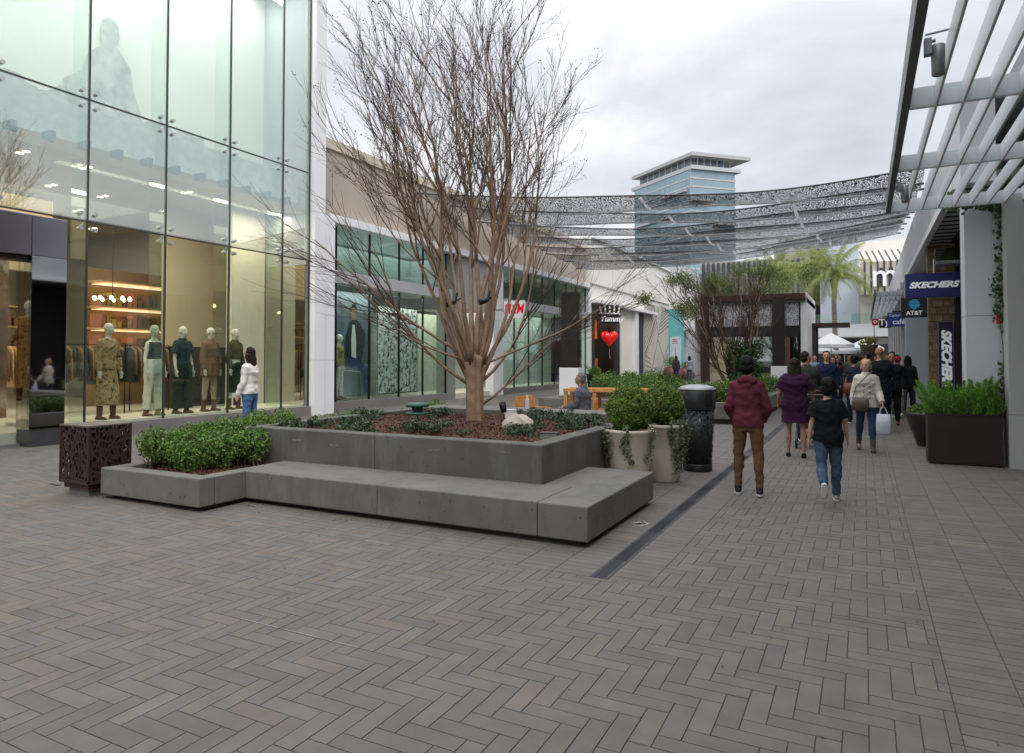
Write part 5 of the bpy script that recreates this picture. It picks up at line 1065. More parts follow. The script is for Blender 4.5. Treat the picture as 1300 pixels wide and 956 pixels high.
def bodyparts(mb,J,infl,what,spec):
    dz=J['dz']; w=spec.get('w',1.0); o=Vector((0,0,dz)); lean=spec.get('lean',0)
    def ly(z): return lean*(z-.95)
    if 'torso' in what:
        z0,z1=spec.get('tz',(.82,1.47)); fem=spec.get('fem',0); ap=spec.get('apron',0)
        rings=[(.80,.150,.10),(.90,.172*(1+.04*fem),.118),(.97,.165*(1+.03*fem),.116),(1.08,.146*(1-.08*fem),.104),(1.20,.156*(1-.04*fem),.112),(1.30,.170*(1-.03*fem),.118+.012*fem),(1.37,.174*(1-.05*fem),.104),(1.41,.155,.090),(1.44,.118,.076),(1.467,.085,.068),(1.49,.062,.060)]
        rr=[(z+dz,(rx+0)*w+infl*(1 if z<1.43 else .5),(ry)*w*spec.get('dep',1)+infl*(1 if z<1.43 else .5),0,-ly(z)*-1) for z,rx,ry in rings if z0<=z<=z1]
        if 'hem' in spec and z0<.9: 
            zb,fl=spec['hem']; rr=[(zb+dz,rr[0][1]*fl,rr[0][2]*fl,0,ly(zb))]+rr
        mb.loft(rr,20,p=2.3)
    if 'neck' in what: mb.tube([Vector((0,ly(1.45),1.43))+o,Vector((0,ly(1.5)+.01,1.50))+o,Vector((0,ly(1.56)+.015,1.57))+o],[.062*w**.5,.052,.055],12)
    for n,sd in (('L',-1),('R',1)):
        if 'uparm' in what: 
            s_=J['sh'+n]+Vector((-sd*.035,ly(1.42),0)); e=J['el'+n]+Vector((0,ly(1.2),0)); m=s_.lerp(e,.5)
            mb.tube([s_+Vector((-sd*.03,0,.012)),s_+Vector((sd*.012,0,-.012)),m,e],[.048+infl,.054*w**.5+infl,.046*w**.5+infl,.039+infl],12)
            mb.ell(s_+Vector((sd*.0,0,-.012)),(.050*w**.5+infl*.8,.050+infl*.8,.050+infl*.7),12,8)
        if 'shortsl' in what:
            s_=J['sh'+n]+Vector((-sd*.035,ly(1.42),0)); e=J['el'+n]+Vector((0,ly(1.2),0)); mb.tube([s_+Vector((-sd*.03,0,.012)),s_+Vector((sd*.012,0,-.01)),s_.lerp(e,.72)],[.052+infl,.060*w**.5+infl,.064+infl*1.5],14); mb.ell(s_,(.056*w**.5+infl,.054+infl,.052+infl),12,8)
        if 'foarm' in what:
            e=J['el'+n]+Vector((0,ly(1.2),0)); wv=J['wr'+n]+Vector((0,ly(1.2),0)); mb.ell(e,(.040+infl,)*3,10,8); mb.tube([e,e.lerp(wv,.3),wv],[.040+infl,.041+infl,.028+infl*spec.get('cuff',.8)],12)
        if 'hand' in what:
            wv=J['wr'+n]+Vector((0,ly(1.2),0)); d=J['hd'+n]; side=Vector((0,1,0)); side=(side-d*side.dot(d)).normalized(); nrm=d.cross(side).normalized()
            pal=wv+d*.045; M3=Matrix((nrm,side,d)).transposed()
            mb.tube([wv-d*.02,wv+d*.01],[.026,.024],10); mb.ell(pal,(.016,.040,.050),12,8,M3)
            for k,(off,ln) in enumerate([(.028,.070),(.010,.078),(-.009,.072),(-.026,.056)]):
                b=pal+d*.035+side*off; cu=nrm*(-sd)*.35; d1=(d+cu*.5).normalized(); d2=(d+cu*1.6).normalized(); mb.tube([b,b+d1*ln*.5,b+d1*ln*.5+d2*ln*.5],[.0095,.009,.0075],7)
            tb=wv+d*.02+side*.025; mb.tube([tb,tb+side*.022+d*.03,tb+side*.026+d*.062],[.013,.011,.009],7)
        if 'legs' in what:
            h_,k_,a_=J['hip'+n],J['kn'+n],J['an'+n]; lw_=spec.get('lw',1)*w**.6; fl=spec.get('flare',1.0)
            mb.ell(h_+Vector((0,0,.0)),(.090*lw_+infl*.5,.095*lw_+infl*.5,.09),12,8)
            a2=k_.lerp(a_,spec.get('legend',1)); c1=k_.lerp(a2,.35)+Vector((0,-.012,0))
            mb.tube([h_+Vector((0,0,.05)),h_.lerp(k_,.25),h_.lerp(k_,.7),k_,c1,k_.lerp(a2,.75),a2],[.080*lw_+infl,.084*lw_+infl,.063*lw_+infl,.053*lw_+infl,.056*lw_**.5+infl*1.0*fl,.042+infl*1.3*fl,.034+infl*1.5*fl],14)
    if 'skirt' in what:
        zb,rb_=spec['skirt']; mb.loft([(zb+dz,rb_*w,rb_*.8*w,0,0),(.75+dz if zb<.7 else (zb+.9)/2+dz,(.18+(rb_-.18)*.7)*w,.145*w,0,0),(.90+dz,.178*w,.125*w,0,0),(1.02+dz,.15*w,.108*w,0,ly(1.02))],20)
def head_me(J,spec,mb):
    dz=J['dz']; ks=spec.get('head',1.0); lean=spec.get('lean',0); c=Vector((0,.018+lean*.6,1.632+dz)); yaw=Matrix.Rotation(spec.get('yaw',0),3,'Z')@Matrix.Rotation(spec.get('nod',0),3,'X')
    def P_(x,y,z): return c+yaw@(Vector((x,y,z))*ks)
    mb.ell(P_(0,-.008,.025),(.075*ks,.093*ks,.092*ks),18,12,yaw); mb.ell(P_(0,.022,-.045),(.056*ks,.066*ks,.070*ks),16,10,yaw); mb.ell(P_(0,.045,-.085),(.032*ks,.032*ks,.026*ks),10,8,yaw)
    mb.tube([P_(0,.084,.020),P_(0,.100,-.008),P_(0,.108,-.024)],[.007*ks,.011*ks,.014*ks],8); mb.tube([P_(-.014,.09,-.028),P_(.014,.09,-.028)],.010*ks,8)
    for sx_ in (-1,1): mb.ell(P_(sx_*.076,-.008,-.004),(.010*ks,.020*ks,.031*ks),8,8,yaw); mb.ell(P_(sx_*.04,.055,-.022),(.024*ks,.024*ks,.022*ks),8,6,yaw)
    mb.ell(P_(0,.083,-.056),(.022*ks,.012*ks,.007*ks),8,6,yaw); mb.ell(P_(0,.082,-.066),(.018*ks,.012*ks,.007*ks),8,6,yaw)
    return P_,yaw,ks
CLOTH={}
def cloth(col,nm=None,rough=.92,stain=None,var=.12,scale=7):
    k='fabric_%s_%s'%(nm or '','_'.join('%d'%int(c*999) for c in col))
    return mat(k,col,rough,0,var,scale,.7,9,spec=.2,stain=stain)
SK={ 'light':mat('skin_light',(.50,.30,.21),.5,0,.06,20),'tan':mat('skin_tan',(.36,.20,.13),.5,0,.06,20),'brown':mat('skin_brown',(.20,.11,.07),.5,0,.06,20),'mann':mat('mannequin_cream',(.58,.56,.47),.45,0,.02)}
HAIRC={'black':mat('hair_black',(.008,.0065,.006),.75,0,.3,60,.5,120,spec=.2),'brown':mat('hair_brown',(.022,.012,.008),.7,0,.3,60,.5,120,spec=.2),'blonde':mat('hair_blonde',(.38,.23,.10),.5,0,.3,50,.6,90),'grey':mat('hair_grey',(.12,.12,.125),.6,0,.4,60,.6,90),'ginger':mat('hair_ginger',(.33,.13,.05),.5,0,.3,60)}
def person(label,loc_,heading,h,pose,spec,pieces,skin='light',hair=('short','black'),shoes=None,vox=.009,face=True,name='person',cat='person',group=None,sole=(.75,.75,.73)):
    """local +Y is the way the figure faces"""
    s=thing(name,label,cat,loc_,heading,group); k=h/1.75; J=skeleton(pose)
    def fin(me): 
        for v in me.vertices: v.co*=k
        return me
    mb=MB(); hd_mb=bodyparts(mb,J,-.006,{'torso','neck','uparm','foarm','hand','legs'},dict(spec,tz=(.8,1.5),hem=None) if False else {q:v for q,v in spec.items() if q not in('hem','flare','legend')})
    for n in 'LR':
        a=J['an'+n]; ft=J['sh_a'+n]; fd=rotx(Vector((0,1,0)),min(0,ft*.9)) ; mb.tube([a,a+Vector((0,0,-.04)),a+Vector((0,0,-.05))+fd*.10],[.036,.034,.026],8)
    P_,yaw,ks=head_me(J,spec,mb)
    me=fin(remesh(mb,vox*.8,2)); mesh_obj('body',me,SK[skin],s)
    if face:
        mb=MB(); 
        for sx_ in (-1,1): mb.ell(P_(sx_*.030,.080,.004),(.012*ks,.007*ks,.0062*ks),8,6,yaw)  # enlarged dark eyes also stand in for eye-socket shade
        mb.v=[tuple(Vector(v)*k) for v in mb.v]; mb.build('eyes',mat('eye_and_socket_shade',(.02,.012,.01),.2),s,smooth=True)
        mb=MB(); 
        for sx_ in (-1,1): mb.tube([P_(sx_*.017,.088,.024),P_(sx_*.032,.085,.030),P_(sx_*.046,.074,.024)],.0038,5)
        mb.v=[tuple(Vector(v)*k) for v in mb.v]; mb.build('eyebrows',HAIRC[hair[1]] if hair[1] in HAIRC else HAIRC['brown'],s)
        mb=MB(); mb.ell(P_(0,.0925,-.057),(.025*ks,.007*ks,.008*ks),8,6,yaw); mb.v=[tuple(Vector(v)*k) for v in mb.v]; mb.build('lips',mat('lips',(.33,.09,.08),.45),s,smooth=True)
    # clothing pieces: (name, set of parts, inflation, colour material, overrides)
    for nm,parts,infl,m,ov in pieces:
        mb=MB(); bodyparts(mb,J,infl,parts,{**{q:v for q,v in spec.items()},**ov})
        if 'hood' in parts:
            o=Vector((0,-.075,1.455+J['dz'])); mb.ell(o,(.125,.062,.065),14,8); mb.ell(o+Vector((0,-.02,-.07)),(.075,.045,.05),12,8); mb.tube([Vector((-.085,.0,1.49+J['dz'])),Vector((-.06,.055,1.455+J['dz'])),Vector((0,.075,1.43+J['dz'])),Vector((.06,.055,1.455+J['dz'])),Vector((.085,.0,1.49+J['dz']))],.024,8)
        if 'collar' in parts: mb.lathe([(.085,0),(.078,.035),(.072,.06)],(0,.005,1.45+J['dz']),14)
        if 'bun' in parts: pass
        me=fin(remesh(mb,vox,3,.0075 if vox<.012 else .005,12)); mesh_obj(nm,me,m,s)
    if hair and hair[0]!='bald' :
        mb=MB(); st=hair[0]
        mb.ell(P_(0,-.030,.045),(.086*ks,.094*ks,.092*ks),18,12,yaw)
        if st in('short','curly','long','cap'): mb.ell(P_(0,-.045,-.005),(.080*ks,.070*ks,.080*ks),14,10,yaw)
        if st=='curly':
            mb=MB(); mb.ell(P_(0,-.042,.038),(.088*ks,.088*ks,.092*ks),18,12,yaw); mb.ell(P_(0,-.05,-.01),(.080*ks,.068*ks,.080*ks),14,10,yaw)
            for q in range(26): a=random.uniform(-2.1,2.1)-PI/2; e=random.uniform(-.5,1.3); mb.ell(P_(.085*math.cos(a)*math.cos(e),-.02+.085*math.sin(a)*math.cos(e)*1.05,.025+.085*math.sin(e)),(.030*ks,)*3,8,6)
            for sx_ in (-1,1): mb.ell(P_(sx_*.084,-.01,-.03),(.022*ks,.035*ks,.055*ks),10,8)
        if st=='full': mb.ell(P_(0,-.03,.0),(.092*ks,.09*ks,.10*ks),14,10,yaw)
        if st=='long':
            ln=hair[2] if len(hair)>2 else .34
            mb.loft([(-ln,.055,.022,0,-.100),(-ln*.7,.088,.035,0,-.095),(-.16,.098,.042,0,-.085),(-.06,.095,.055,0,-.06),(.03,.085,.06,0,-.04)],16,M=Matrix.Translation(P_(0,0,0))@Matrix.Rotation(spec.get('yaw',0)*.6,4,'Z'))
            for sx_ in (-1,1): mb.tube([P_(sx_*.072,.01,.05),P_(sx_*.084,-.0,-.03),P_(sx_*.080,-.02,-.12),P_(sx_*.075,-.05,-.2)],[.022,.026,.026,.02],8)
        me=fin(remesh(mb,vox*.8,1,.005,22 if st!='curly' else 30)); mesh_obj('hair',me,HAIRC[hair[1]],s)
    if shoes:
        col,typ=shoes; m=cloth(col,'shoe',.6)
        for n in 'LR':
            a=J['an'+n]; ft=min(.15,J['sh_a'+n]*.95); Mx=Matrix.Translation(a*k)@Matrix.Rotation(ft,4,'X')@Matrix.Scale(k,4)
            mb=MB(); z0=-.085
            if typ=='boot': mb.tube([(0,-.005,.16),(0,-.005,.05),(0,-.0,-.02)],[.055,.05,.048],12)
            elif typ!='flat': mb.tube([(0,-.005,.02),(0,-.003,-.03)],[.044,.045],12)
            mb.ell((0,-.03,z0+.042),(.040,.05,.038),12,8); mb.ell((0,.045,z0+.034),(.043,.10,.030),14,8); mb.ell((0,.11,z0+.028),(.044,.055,.024),12,8)
            me=remesh(mb,.008,2); me.transform(Mx); so_=mesh_obj('shoe',me,m,s)
            mb=MB(); mb.loft([(z0,.040,.125,0,.035),(z0+.02,.044,.130,0,.035)],20,p=2.6); hh=mb.build('sole',mat('sole_%d'%int(sole[0]*99),sole,.7),so_,smooth=False); hh.data.transform(Mx)
    return s,J,k
def up_to_world(s,v,k): return s.matrix_basis@(v*k)
def bag(name,label,M,w_,d_,h_,m,cat='bag',strap=None,strapm=None,puff=.4):
    s=thing(name,label,cat); s.matrix_basis=M; mb=MB(); mb.loft([(-h_,w_*.40,d_*.35,0,0),(-h_*.92,w_*.5,d_*.5,0,0),(-h_*.4,w_*.5,d_*.5,0,0),(0,w_*.45,d_*.3,0,0)],20,p=3.2); mb.build('bag_body',m,s,smooth=True)
    if strap: MB().tube(strap,.008,6).build('strap',strapm or m,s)
    return s
FT={'torso','shortsl'}; LS={'torso','uparm','foarm'}
# 1 maroon hoodie
HM_=cloth((.105,.022,.036),'hoodie'); 
person('teenager in maroon hooded sweatshirt and brown cargo trousers, walking away',(-1.23,8.46,0),R(6),1.60,{'legL':(.10,.10,.06),'legR':(-.04,.08,.08),'armL':(-.05,.24,.75,.36),'armR':(-.05,.24,.75,.36)},{'w':1.0,'yaw':R(-10),'head':1.08},
 [('cargo_trousers',{'legs','torso'},.012,cloth((.125,.068,.034),'cargo'),{'tz':(.8,.99),'flare':.7,'legend':.98}),('hooded_sweatshirt',LS|{'hood'},.022,HM_,{'tz':(.84,1.47),'hem':(.86,1.0)})],'light',('full','black'),((.018,.02,.028),'sneaker'))
# 2 boy
person('boy in black T-shirt and blue jeans in mid-stride, walking away',(-.37,8.5,0),R(8),1.35,{'legL':(-.30,.75,.03),'legR':(.16,.12,.03),'armL':(-.12,.22,.22,.0),'armR':(.10,.22,.25,.0)},{'w':1.06,'head':1.2},
 [('jeans',{'legs','torso'},.018,cloth((.05,.085,.135),'jeans',stain=((.12,.17,.23),5,.55,.6)),{'tz':(.8,.99),'flare':.9}),('t_shirt',FT,.030,cloth((.008,.012,.014),'tee'),{'tz':(.8,1.47),'hem':(.78,1.06)})],'light',('full','black'),((.30,.29,.27),'sneaker'))
# 3 woman in purple
person('woman with long dark hair in a short loose purple dress, walking away',(-1.01,12.05,0),R(5),1.58,{'legL':(.05,.05,.05),'legR':(-.08,.10,.07),'armL':(.15,.35,.45,.1),'armR':(.3,.35,.75,.0)},{'w':1.15,'fem':1,'lw':.92},
 [('dress',FT|{'skirt'},.045,cloth((.038,.010,.035),'dress'),{'tz':(.8,1.47),'skirt':(.60,.215)})],'tan',('long','brown',.42),((.012,.012,.012),'flat'),sole=(.02,.02,.02))
bag('shoulder_bag','pale pink shoulder bag hanging at the right side of the woman in purple',Matrix.Translation((-.68,12.25,.88)),.30,.14,.30,cloth((.38,.24,.25),'bag'),strap=[(-.1,0,0),(-.07,0,.16),(.0,0,.2),(.07,0,.16),(.1,0,0)],strapm=cloth((.25,.15,.08),'strap'))
# 4 olive jacket man
person('man in dark olive jacket just beyond the woman in purple, walking away',(-1.00,14.4,0),R(3),1.72,{'legL':(.2,.1,.05),'legR':(-.2,.3,.05),'armL':(.6,.2,.7,.1),'armR':(.6,.2,.7,.1)},{'w':1.2,'yaw':R(-60)},
 [('trousers',{'legs','torso'},.024,cloth((.02,.022,.028),'tr'),{'tz':(.8,.99)}),('jacket',LS|{'collar'},.034,cloth((.028,.034,.024),'jk'),{'hem':(.80,1.0)})],'tan',('short','brown'),((.02,.02,.02),'shoe'),.011)
# pushchair
st=thing('pushchair','camouflage-hooded pushchair pushed by the man in the olive jacket','pushchair',(-.85,13.5,0),R(5)); camo=cloth((.05,.06,.045),'camo',stain=((.16,.16,.12),9,.48,1))
mb=MB(); mb.ell((0,0,.62),(.22,.24,.2),14,10); mb.ell((0,.05,.42),(.2,.25,.16),14,10); mesh_obj('seat',remesh(mb,.02,3),camo,st)
for sx_ in(-.25,.25): MB().tube([(sx_,.35,.12),(sx_,0,.5),(sx_,-.3,.95)],.014,8).build('side_frame',DARKM,st); MB().tube([(sx_,-.28,.12),(sx_,0,.5)],.014,8).build('side_frame',DARKM,st)
MB().tube([(-.25,-.3,.95),(.25,-.3,.95)],.018,8).build('handle',BLACK,st)
for sx_ in(-.27,.27):
    for sy_ in (.35,-.28): MB().tube([(sx_-.02,sy_,.11),(sx_+.02,sy_,.11)],.11,18).build('wheel',BLACK,st)
mb=MB(); mb.ell((0,-.08,.25),(.2,.2,.1),12,8); mb.build('basket',cloth((.25,.17,.15),'basket'),st,smooth=True)
# 5 navy hoodie man facing camera
person('young man in navy hooded sweatshirt with a white inner hood, walking toward the camera',(-.79,17.6,0),R(184),1.76,{'legL':(.2,.1,.04),'legR':(-.15,.2,.04),'armL':(.05,.15,.2,0),'armR':(.05,.15,.2,0)},{'w':1.18},
 [('trousers',{'legs','torso'},.020,cloth((.015,.017,.025),'tr'),{'tz':(.8,.99)}),('hooded_sweatshirt',LS|{'hood'},.032,cloth((.012,.018,.05),'hood'),{'hem':(.82,1.0)})],'light',('full','brown'),((.5,.5,.5),'sneaker'),.011)
s=thing('drawstring','white hood lining and drawstrings at the neck of the navy sweatshirt','clothing',(-.79,17.45,0)) if False else None
# 6 woman in cream coat
DEN=cloth((.03,.05,.105),'denim',stain=((.06,.09,.16),6,.55,.6))
wcx=(.02,13.3,0); s6_,J6,k6=person('woman with short blonde hair in a cream double-breasted jacket and jeans, walking toward the camera',wcx,R(186),1.58,{'legL':(.22,.10,.0),'legR':(-.20,.35,.02),'armL':(.30,.16,.5,.0),'armR':(.05,.14,.25,.0)},{'w':1.05,'fem':1,'yaw':R(-22),'nod':R(-3)},
 [('jeans',{'legs','torso'},.012,DEN,{'tz':(.8,.99),'legend':.95,'flare':.6}),('jacket',LS|{'collar'},.026,cloth((.56,.52,.44),'coat'),{'tz':(.84,1.47),'hem':(.84,1.05)})],'light',('curly','blonde'),((.10,.08,.065),'boot'),.008,sole=(.06,.05,.04))
mb=MB()
for x_ in (-.05,.05):
    for z_ in (1.02,1.13,1.24): mb.ell(Vector((x_,.145+.01*(z_>1.1),z_+J6['dz']))*k6,(.013,.008,.013),8,6)
mb.build('buttons',mat('button_dark',(.05,.04,.035),.4),s6_,smooth=True)
mb=MB(); mb.add([Vector(p)*k6 for p in [(-.05,.095,1.44),(.05,.095,1.44),(0,.145,1.32)]],[(0,1,2)]); mb.build('scarf',BLACK,s6_)
mb=MB(); [mb.ell(J6['wr'+n]*k6-J6['hd'+n]*.02,(.040,.040,.03),10,8) for n in 'R']; mb.build('cuff',cloth((.12,.02,.02),'cuff'),s6_,smooth=True)
bag('crossbody_bag','dark olive and brown crossbody bag on the hip of the woman in the cream jacket',Matrix.Translation((-.06,13.06,.93))@Matrix.Rotation(R(4),4,'Y'),.27,.11,.22,mat('bag_leather',(.075,.062,.042),.55,0,.15,6,.2,30,stain=((.11,.055,.03),3,.55,.9)),strap=[(-.12,0,-.02),(-.09,.03,.16),(.04,.04,.34),(.15,.12,.47)],strapm=mat('strap_leather',(.09,.05,.03),.5))
hp_=s6_.matrix_basis@((J6['wrL']+J6['hdL']*.10)*k6)
bag('carrier_bag','white plastic carrier bag held by the woman in the cream jacket',Matrix.Translation(hp_+Vector((0,0,-.13))),.22,.13,.34,mat('white_plastic',(.72,.74,.80),.4,0,.06,6,.5,12,trans=.3),strap=[(-.07,0,-.02),(-.03,0,.10),(0,0,.13),(.03,0,.10),(.07,0,-.02)])
# others
def simple(label,x,y,head,h,top,bot,skin='tan',hair=('short','black'),w=1.1,short=False,fem=0,vox=.013,arm=(0,.12,.2,0),shoes=(.03,.03,.03),face=False,yaw=0,pose=None,z=0,hood=False,group=None):
    q_=random.uniform(-.3,.3); aw=random.uniform(-.3,.4); pz=pose or {'legL':(q_,.05+max(0,-q_)*1.3,.03),'legR':(-q_,.05+max(0,q_)*1.3,.03),'armL':(-q_*.7,random.uniform(.06,.14),.15+max(0,aw),0),'armR':(q_*.7,random.uniform(.06,.14),.2+max(0,-aw)*2,0)}
    return person(label,(x,y,z),R(head),h,pz,{'w':w,'fem':fem,'yaw':R(yaw)},[('trousers',{'legs','torso'},.02,cloth(bot,'tr'),{'tz':(.8,.99)}),('t_shirt' if short else 'jacket',(FT if short else LS)|({'hood'} if hood else set()),.032,cloth(top,'top'),{'hem':(.80,1.03)})],skin,hair,(shoes,'shoe'),vox,face,group=group)
simple('big bald man in black T-shirt behind the woman in the cream jacket, walking away',.30,17.1,4,1.86,(.010,.012,.016),(.02,.025,.04),'tan',('bald','black'),1.35,True,vox=.011)
simple('person in black jacket right of the bald man, facing the camera',.58,18.6,178,1.74,(.012,.013,.016),(.02,.02,.025),'tan',('short','black'),1.25,face=True)
rc_=simple('man in red cap, black jacket and grey-green trousers, walking away on the right',.80,21.3,-4,1.68,(.008,.010,.016),(.10,.10,.085),'tan',('short','black'),1.32,shoes=(.22,.22,.22))
rcs=rc_[0]; mb=MB(); mb.ell((0,.0,1.665*1.68/1.75),(.10,.115,.085),16,10); mb.ell((0,.10,1.66*1.68/1.75),(.07,.07,.012),12,6); me=remesh(mb,.012,1); mesh_obj('cap',me,cloth((.42,.035,.05),'cap'),rcs)
simple('person with long black hair in dark clothes right beside the man in the red cap',1.08,22.0,-6,1.66,(.015,.02,.016),(.02,.03,.05),'tan',('long','black',.3),1.05,fem=1,shoes=(.12,.03,.03))
simple('woman in navy T-shirt left of the bald man, walking away',-.22,18.9,8,1.66,(.022,.026,.04),(.018,.024,.055),'tan',('full','black'),1.15,True,1)
bag('brown_handbag','brown leather handbag carried by the woman in the navy T-shirt',Matrix.Translation((-.30,18.66,1.0)),.34,.14,.27,mat('brown_leather',(.16,.05,.025),.5,0,.15,6),strap=[(-.1,0,0),(-.06,.0,.2),(.06,0,.2),(.1,0,0)])
simple('girl in maroon T-shirt with a white print, walking toward the camera',-.85,26.5,182,1.60,(.10,.012,.02),(.02,.022,.03),'tan',('long','brown',.28),1.05,True,1,face=True,shoes=(.3,.3,.3))
simple('woman in dark navy top with long hair just right of the navy hoodie man',-.78,21.2,176,1.64,(.015,.02,.045),(.015,.018,.03),'tan',('long','brown',.3),1.1,False,1,face=True)
simple('woman with ginger hair in pale top left of the navy hoodie man',-2.0,27.5,175,1.66,(.35,.38,.48),(.05,.05,.08),'light',('full','ginger'),1.0,False,1)
simple('man in light blue shirt beside the woman with ginger hair',-1.68,28.6,170,1.72,(.22,.27,.36),(.05,.05,.06),'light',('short','brown'),1.1)
simple('girl with long dark hair at far left beside the kiosk, in dark top and jeans',-10.9,44.5,10,1.66,(.05,.045,.05),(.03,.05,.10),'light',('long','brown',.4),1.0,False,1,z=gz(-10.9))
simple('girl with long hair in pale top and jeans, right one of two by the kiosk',-10.2,45.2,20,1.68,(.30,.30,.36),(.06,.10,.18),'light',('long','black',.4),1.0,False,1,z=gz(-10.2))
cw=[(-.55,31,1.74,(.10,.10,.08),'in khaki shirt',('short','black')),(-.95,32.5,1.72,(.02,.02,.03),'in black top',('full','black')),(.15,30,1.78,(.12,.13,.14),'in grey shirt',('short','brown')),(-.15,33,1.66,(.05,.07,.05),'in dark green top',('full','brown')),(.45,34,1.7,(.03,.03,.05),'in dark blue jacket',('short','black')),(-1.2,36,1.75,(.25,.12,.12),'in faded red shirt',('short','brown')),(.75,29,1.75,(.02,.02,.022),'in black hooded jacket',('short','black')),(-.6,38,1.7,(.4,.4,.38),'in white shirt',('short','black')),(.1,40,1.72,(.06,.06,.10),'in navy polo shirt',('short','grey')),(-.25,27.0,1.7,(.09,.10,.085),'in grey-green T-shirt',('short','black')),(.42,26,1.68,(.03,.035,.05),'in dark patterned top',('full','black'))]
wh=['nearest the middle of the distant crowd','at the left of the distant crowd','behind the girl in maroon','deep in the distant crowd','right of centre in the distant crowd','at the umbrella side of the distant crowd','near the right shop fronts','far up the walkway centre','farthest up the walkway','just behind the girl in maroon','between the bald man and the shop fronts']
for (x,y,hh,c,d_,hr),wr_ in zip(cw,wh): simple('passer-by %s, %s'%(d_,wr_),x,y,random.choice([0,10,175,185]),hh,c,(.03,.03,.045),'tan',hr,1.1,y<32,0,.02)
# woman at the left
lw_s,lJ,lk=person('woman in white cardigan and blue jeans looking at the window display, phone in hand',(-9.97,8.9,gz(-9.97)),R(112),1.72,{'legL':(.02,.04,.02),'legR':(-.05,.06,.02),'armL':(.12,.10,.25,.0),'armR':(-.05,.12,.15,.0)},{'w':.98,'fem':1,'yaw':R(-8)},
 [('jeans',{'legs','torso'},.012,cloth((.07,.14,.28),'jeans2'),{'tz':(.8,1.0)}),('cardigan',LS,.024,cloth((.70,.67,.62),'cardi'),{'tz':(.9,1.47),'hem':(.90,1.0)})],'light',('long','brown',.26),((.5,.5,.5),'sneaker'),.009)
pz=lw_s.matrix_basis@((lJ['wrL']+lJ['hdL']*.12)*lk); s=thing('mobile_phone','black mobile phone in the hand of the woman in the white cardigan','phone',pz,R(40)); MB().box(-.035,.035,-.006,.006,-.07,.07).build('phone_body',BLACK,s,bevel=.006); MB().box(-.03,.03,.0062,.008,-.062,.062).build('screen',mat('screen',(.02,.02,.025),.08),s)
# seated person
s_,J,k=person('grey-haired seated person in a grey jacket facing left behind the planter ledge',(-4.72,12.1,-.38),R(104),1.70,{'sit':1,'legL':(1.5,1.5,.05),'legR':(1.5,1.5,.05),'armL':(.4,.12,.9,.2),'armR':(.4,.12,.9,.2)},{'w':1.15,'lean':.08},
 [('trousers',{'legs','torso'},.022,cloth((.03,.03,.04),'tr'),{'tz':(.8,.99)}),('jacket',LS|{'collar'},.030,cloth((.085,.09,.11),'gj'),{'hem':(.83,1.0)})],'tan',('short','grey'),((.03,.03,.03),'shoe'),.009)
def slat_chair(label,x,y,rz):
    s=thing('wooden_chair',label,'chair',(x,y,0),R(rz),'orange wooden chairs behind the planter')
    for sx_ in(-.24,.24):
        for sy_ in(-.22,.22): bx('leg',WOODO,s,sx_-.02,sx_+.02,sy_-.02,sy_+.02,0,.60 if sy_>0 else .78)
        bx('armrest',WOODO,s,sx_-.03,sx_+.03,-.26,.26,.602 if True else 0,.625)
    for k in range(5): bx('seat_slat',WOODO,s,-.22,.22,-.2+k*.085,-.13+k*.085,.42,.44,bevel=.004)
    for z in (.50,.62,.74): bx('back_slat',WOODO,s,-.25,.25,-.25,-.23,z,z+.10,bevel=.004)
    return s
slat_chair('orange slatted wooden chair under the seated person',-4.72,12.1,104)
slat_chair('orange slatted wooden chair facing the seated person, left of them',-5.9,12.35,-110)
bt=thing('wooden_table','low orange wooden table frame behind the seated person','table',(-5.0,14.6,0),R(10))
for sx_ in(-1.0,-.35,.35,1.0):
    for sy_ in(-.3,.3): bx('leg',WOODO,bt,sx_-.04,sx_+.04,sy_-.04,sy_+.04,0,.86)
bx('top_rail',WOODO,bt,-1.05,1.05,-.36,-.26,.862,.93); bx('top_rail',WOODO,bt,-1.05,1.05,.26,.36,.862,.93); bx('lower_rail',WOODO,bt,-1.05,1.05,-.345,-.275,.45,.50); bx('table_top',mat('pale_top',(.45,.44,.42),.6),bt,-1.0,1.0,-.255,.255,.87,.90)
slat_chair('orange slatted wooden chair by the wooden table',-4.2,14.0,120)
# ------------------------------------------------------------------ mannequins
SNAKE=cloth((.36,.27,.14),'snake',stain=((.07,.05,.03),16,.5,1)); BOOT=(.13,.065,.04)
def mann(label,x,y,head,pieces,sk=None,h=1.86,pose=None,extra=None,z=.42):
    return person(label,(x,y,z),R(head),h,pose or {'legL':(.03,.03,.05),'legR':(-.03,.03,.05),'armL':(0,.18,.15,0),'armR':(.05,.18,.2,0)},sk or {'fem':1,'w':.92},pieces,'mann',None,(BOOT,'boot'),.013,False,'mannequin','mannequin','mannequins in the glass store windows',sole=(.08,.05,.03))
H_=-80
mann('headed cream mannequin in long snakeskin-print dress, first by the mirror pier',-13.1,8.22,H_,[('dress',LS|{'skirt'},.02,SNAKE,{'skirt':(.25,.24)})])
mann('cream mannequin in black camisole and white trousers',-13.05,9.15,H_,[('trousers',{'legs','torso'},.022,cloth((.62,.62,.55),'wt'),{'tz':(.8,1.1),'legend':.9}),('camisole',{'torso'},.012,cloth((.02,.02,.018),'cm'),{'tz':(1.08,1.42)})])
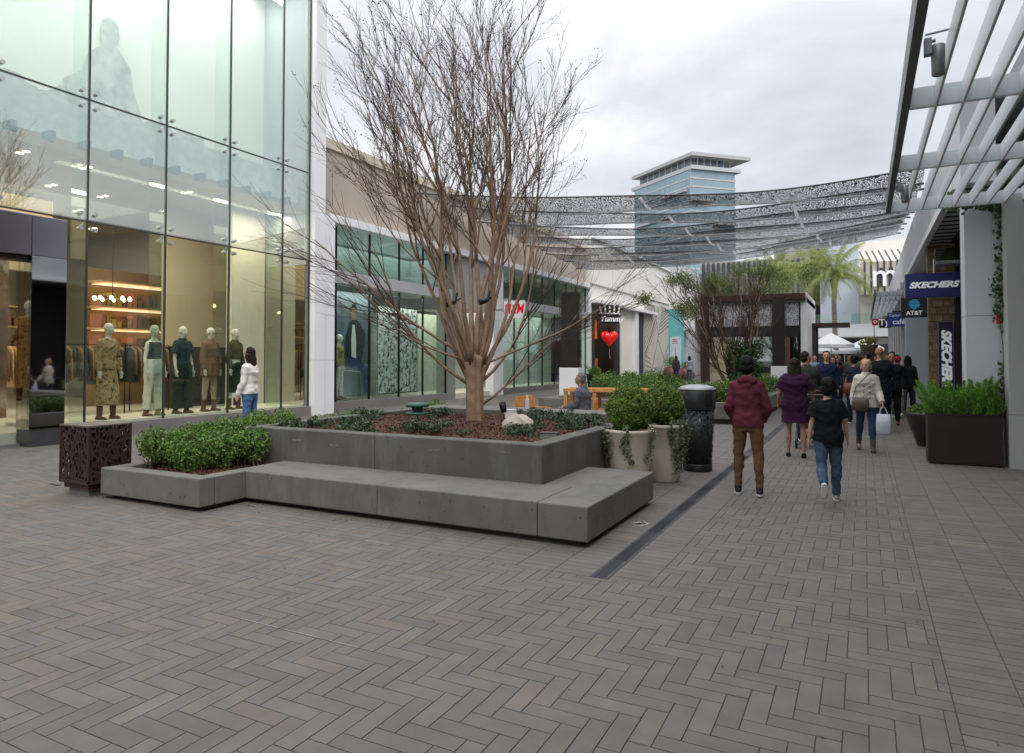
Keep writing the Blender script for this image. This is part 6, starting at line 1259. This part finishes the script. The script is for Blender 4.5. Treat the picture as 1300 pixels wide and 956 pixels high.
mann('cream mannequin in dark teal shirt and long dark green trousers',-13.05,9.82,H_,[('trousers',{'legs','torso'},.05,cloth((.022,.04,.028),'gt'),{'tz':(.8,1.0),'legend':.95,'flare':1.2}),('shirt',FT|{'collar'},.025,cloth((.022,.045,.05),'ts'),{'tz':(.97,1.47)})])
ml=mann('cream mannequin in brown blazer, beige trousers and dark sunglasses',-13.05,10.52,H_,[('trousers',{'legs','torso'},.01,cloth((.33,.28,.19),'bt'),{'tz':(.8,1.0),'legend':.85,'flare':.5}),('blazer',LS|{'collar'},.035,cloth((.17,.105,.06),'bz'),{'tz':(.84,1.47),'hem':(.72,1.05)})])
mb=MB(); [mb.ell((sx_*.035,.125,1.745),(.03,.012,.018),10,6) for sx_ in(-1,1)]; mb.tube([(-.09,.03,1.75),(-.06,.12,1.75),(.06,.12,1.75),(.09,.03,1.75)],.006,6); mb.build('sunglasses',BLACK,ml[0],smooth=True)
mann('cream mannequin in olive blouse and dark green skirt, behind the woman in the cardigan',-13.05,11.2,H_,[('skirt',{'skirt','torso'},.02,cloth((.02,.03,.018),'sk'),{'skirt':(.35,.2),'tz':(.9,1.05)}),('blouse',LS|{'collar'},.022,cloth((.07,.065,.02),'bl'),{'tz':(1.0,1.47)})])
GOLD=cloth((.36,.20,.07),'gold',stain=((.10,.05,.02),14,.5,1))
mann('mannequin in long golden-brown printed dress inside the entrance doors',-13.6,5.35,-60,[('dress',LS|{'skirt'},.03,GOLD,{'skirt':(.2,.26)})],h=1.9,z=.5)
mann('second mannequin in golden printed dress, behind the first inside the entrance',-14.3,5.3,-60,[('dress',LS|{'skirt'},.03,GOLD,{'skirt':(.2,.26)})],h=1.9,z=.8)
mann('mannequin at the left end of the teal shop window, beside the seated man poster',-13.45,15.2,-70,[('trousers',{'legs','torso'},.02,cloth((.5,.5,.45),'wt2'),{'tz':(.8,1.0)}),('top',LS,.025,cloth((.25,.2,.1),'yt'),{'tz':(.84,1.47)})])

bpy.data.scenes.remove(TS)
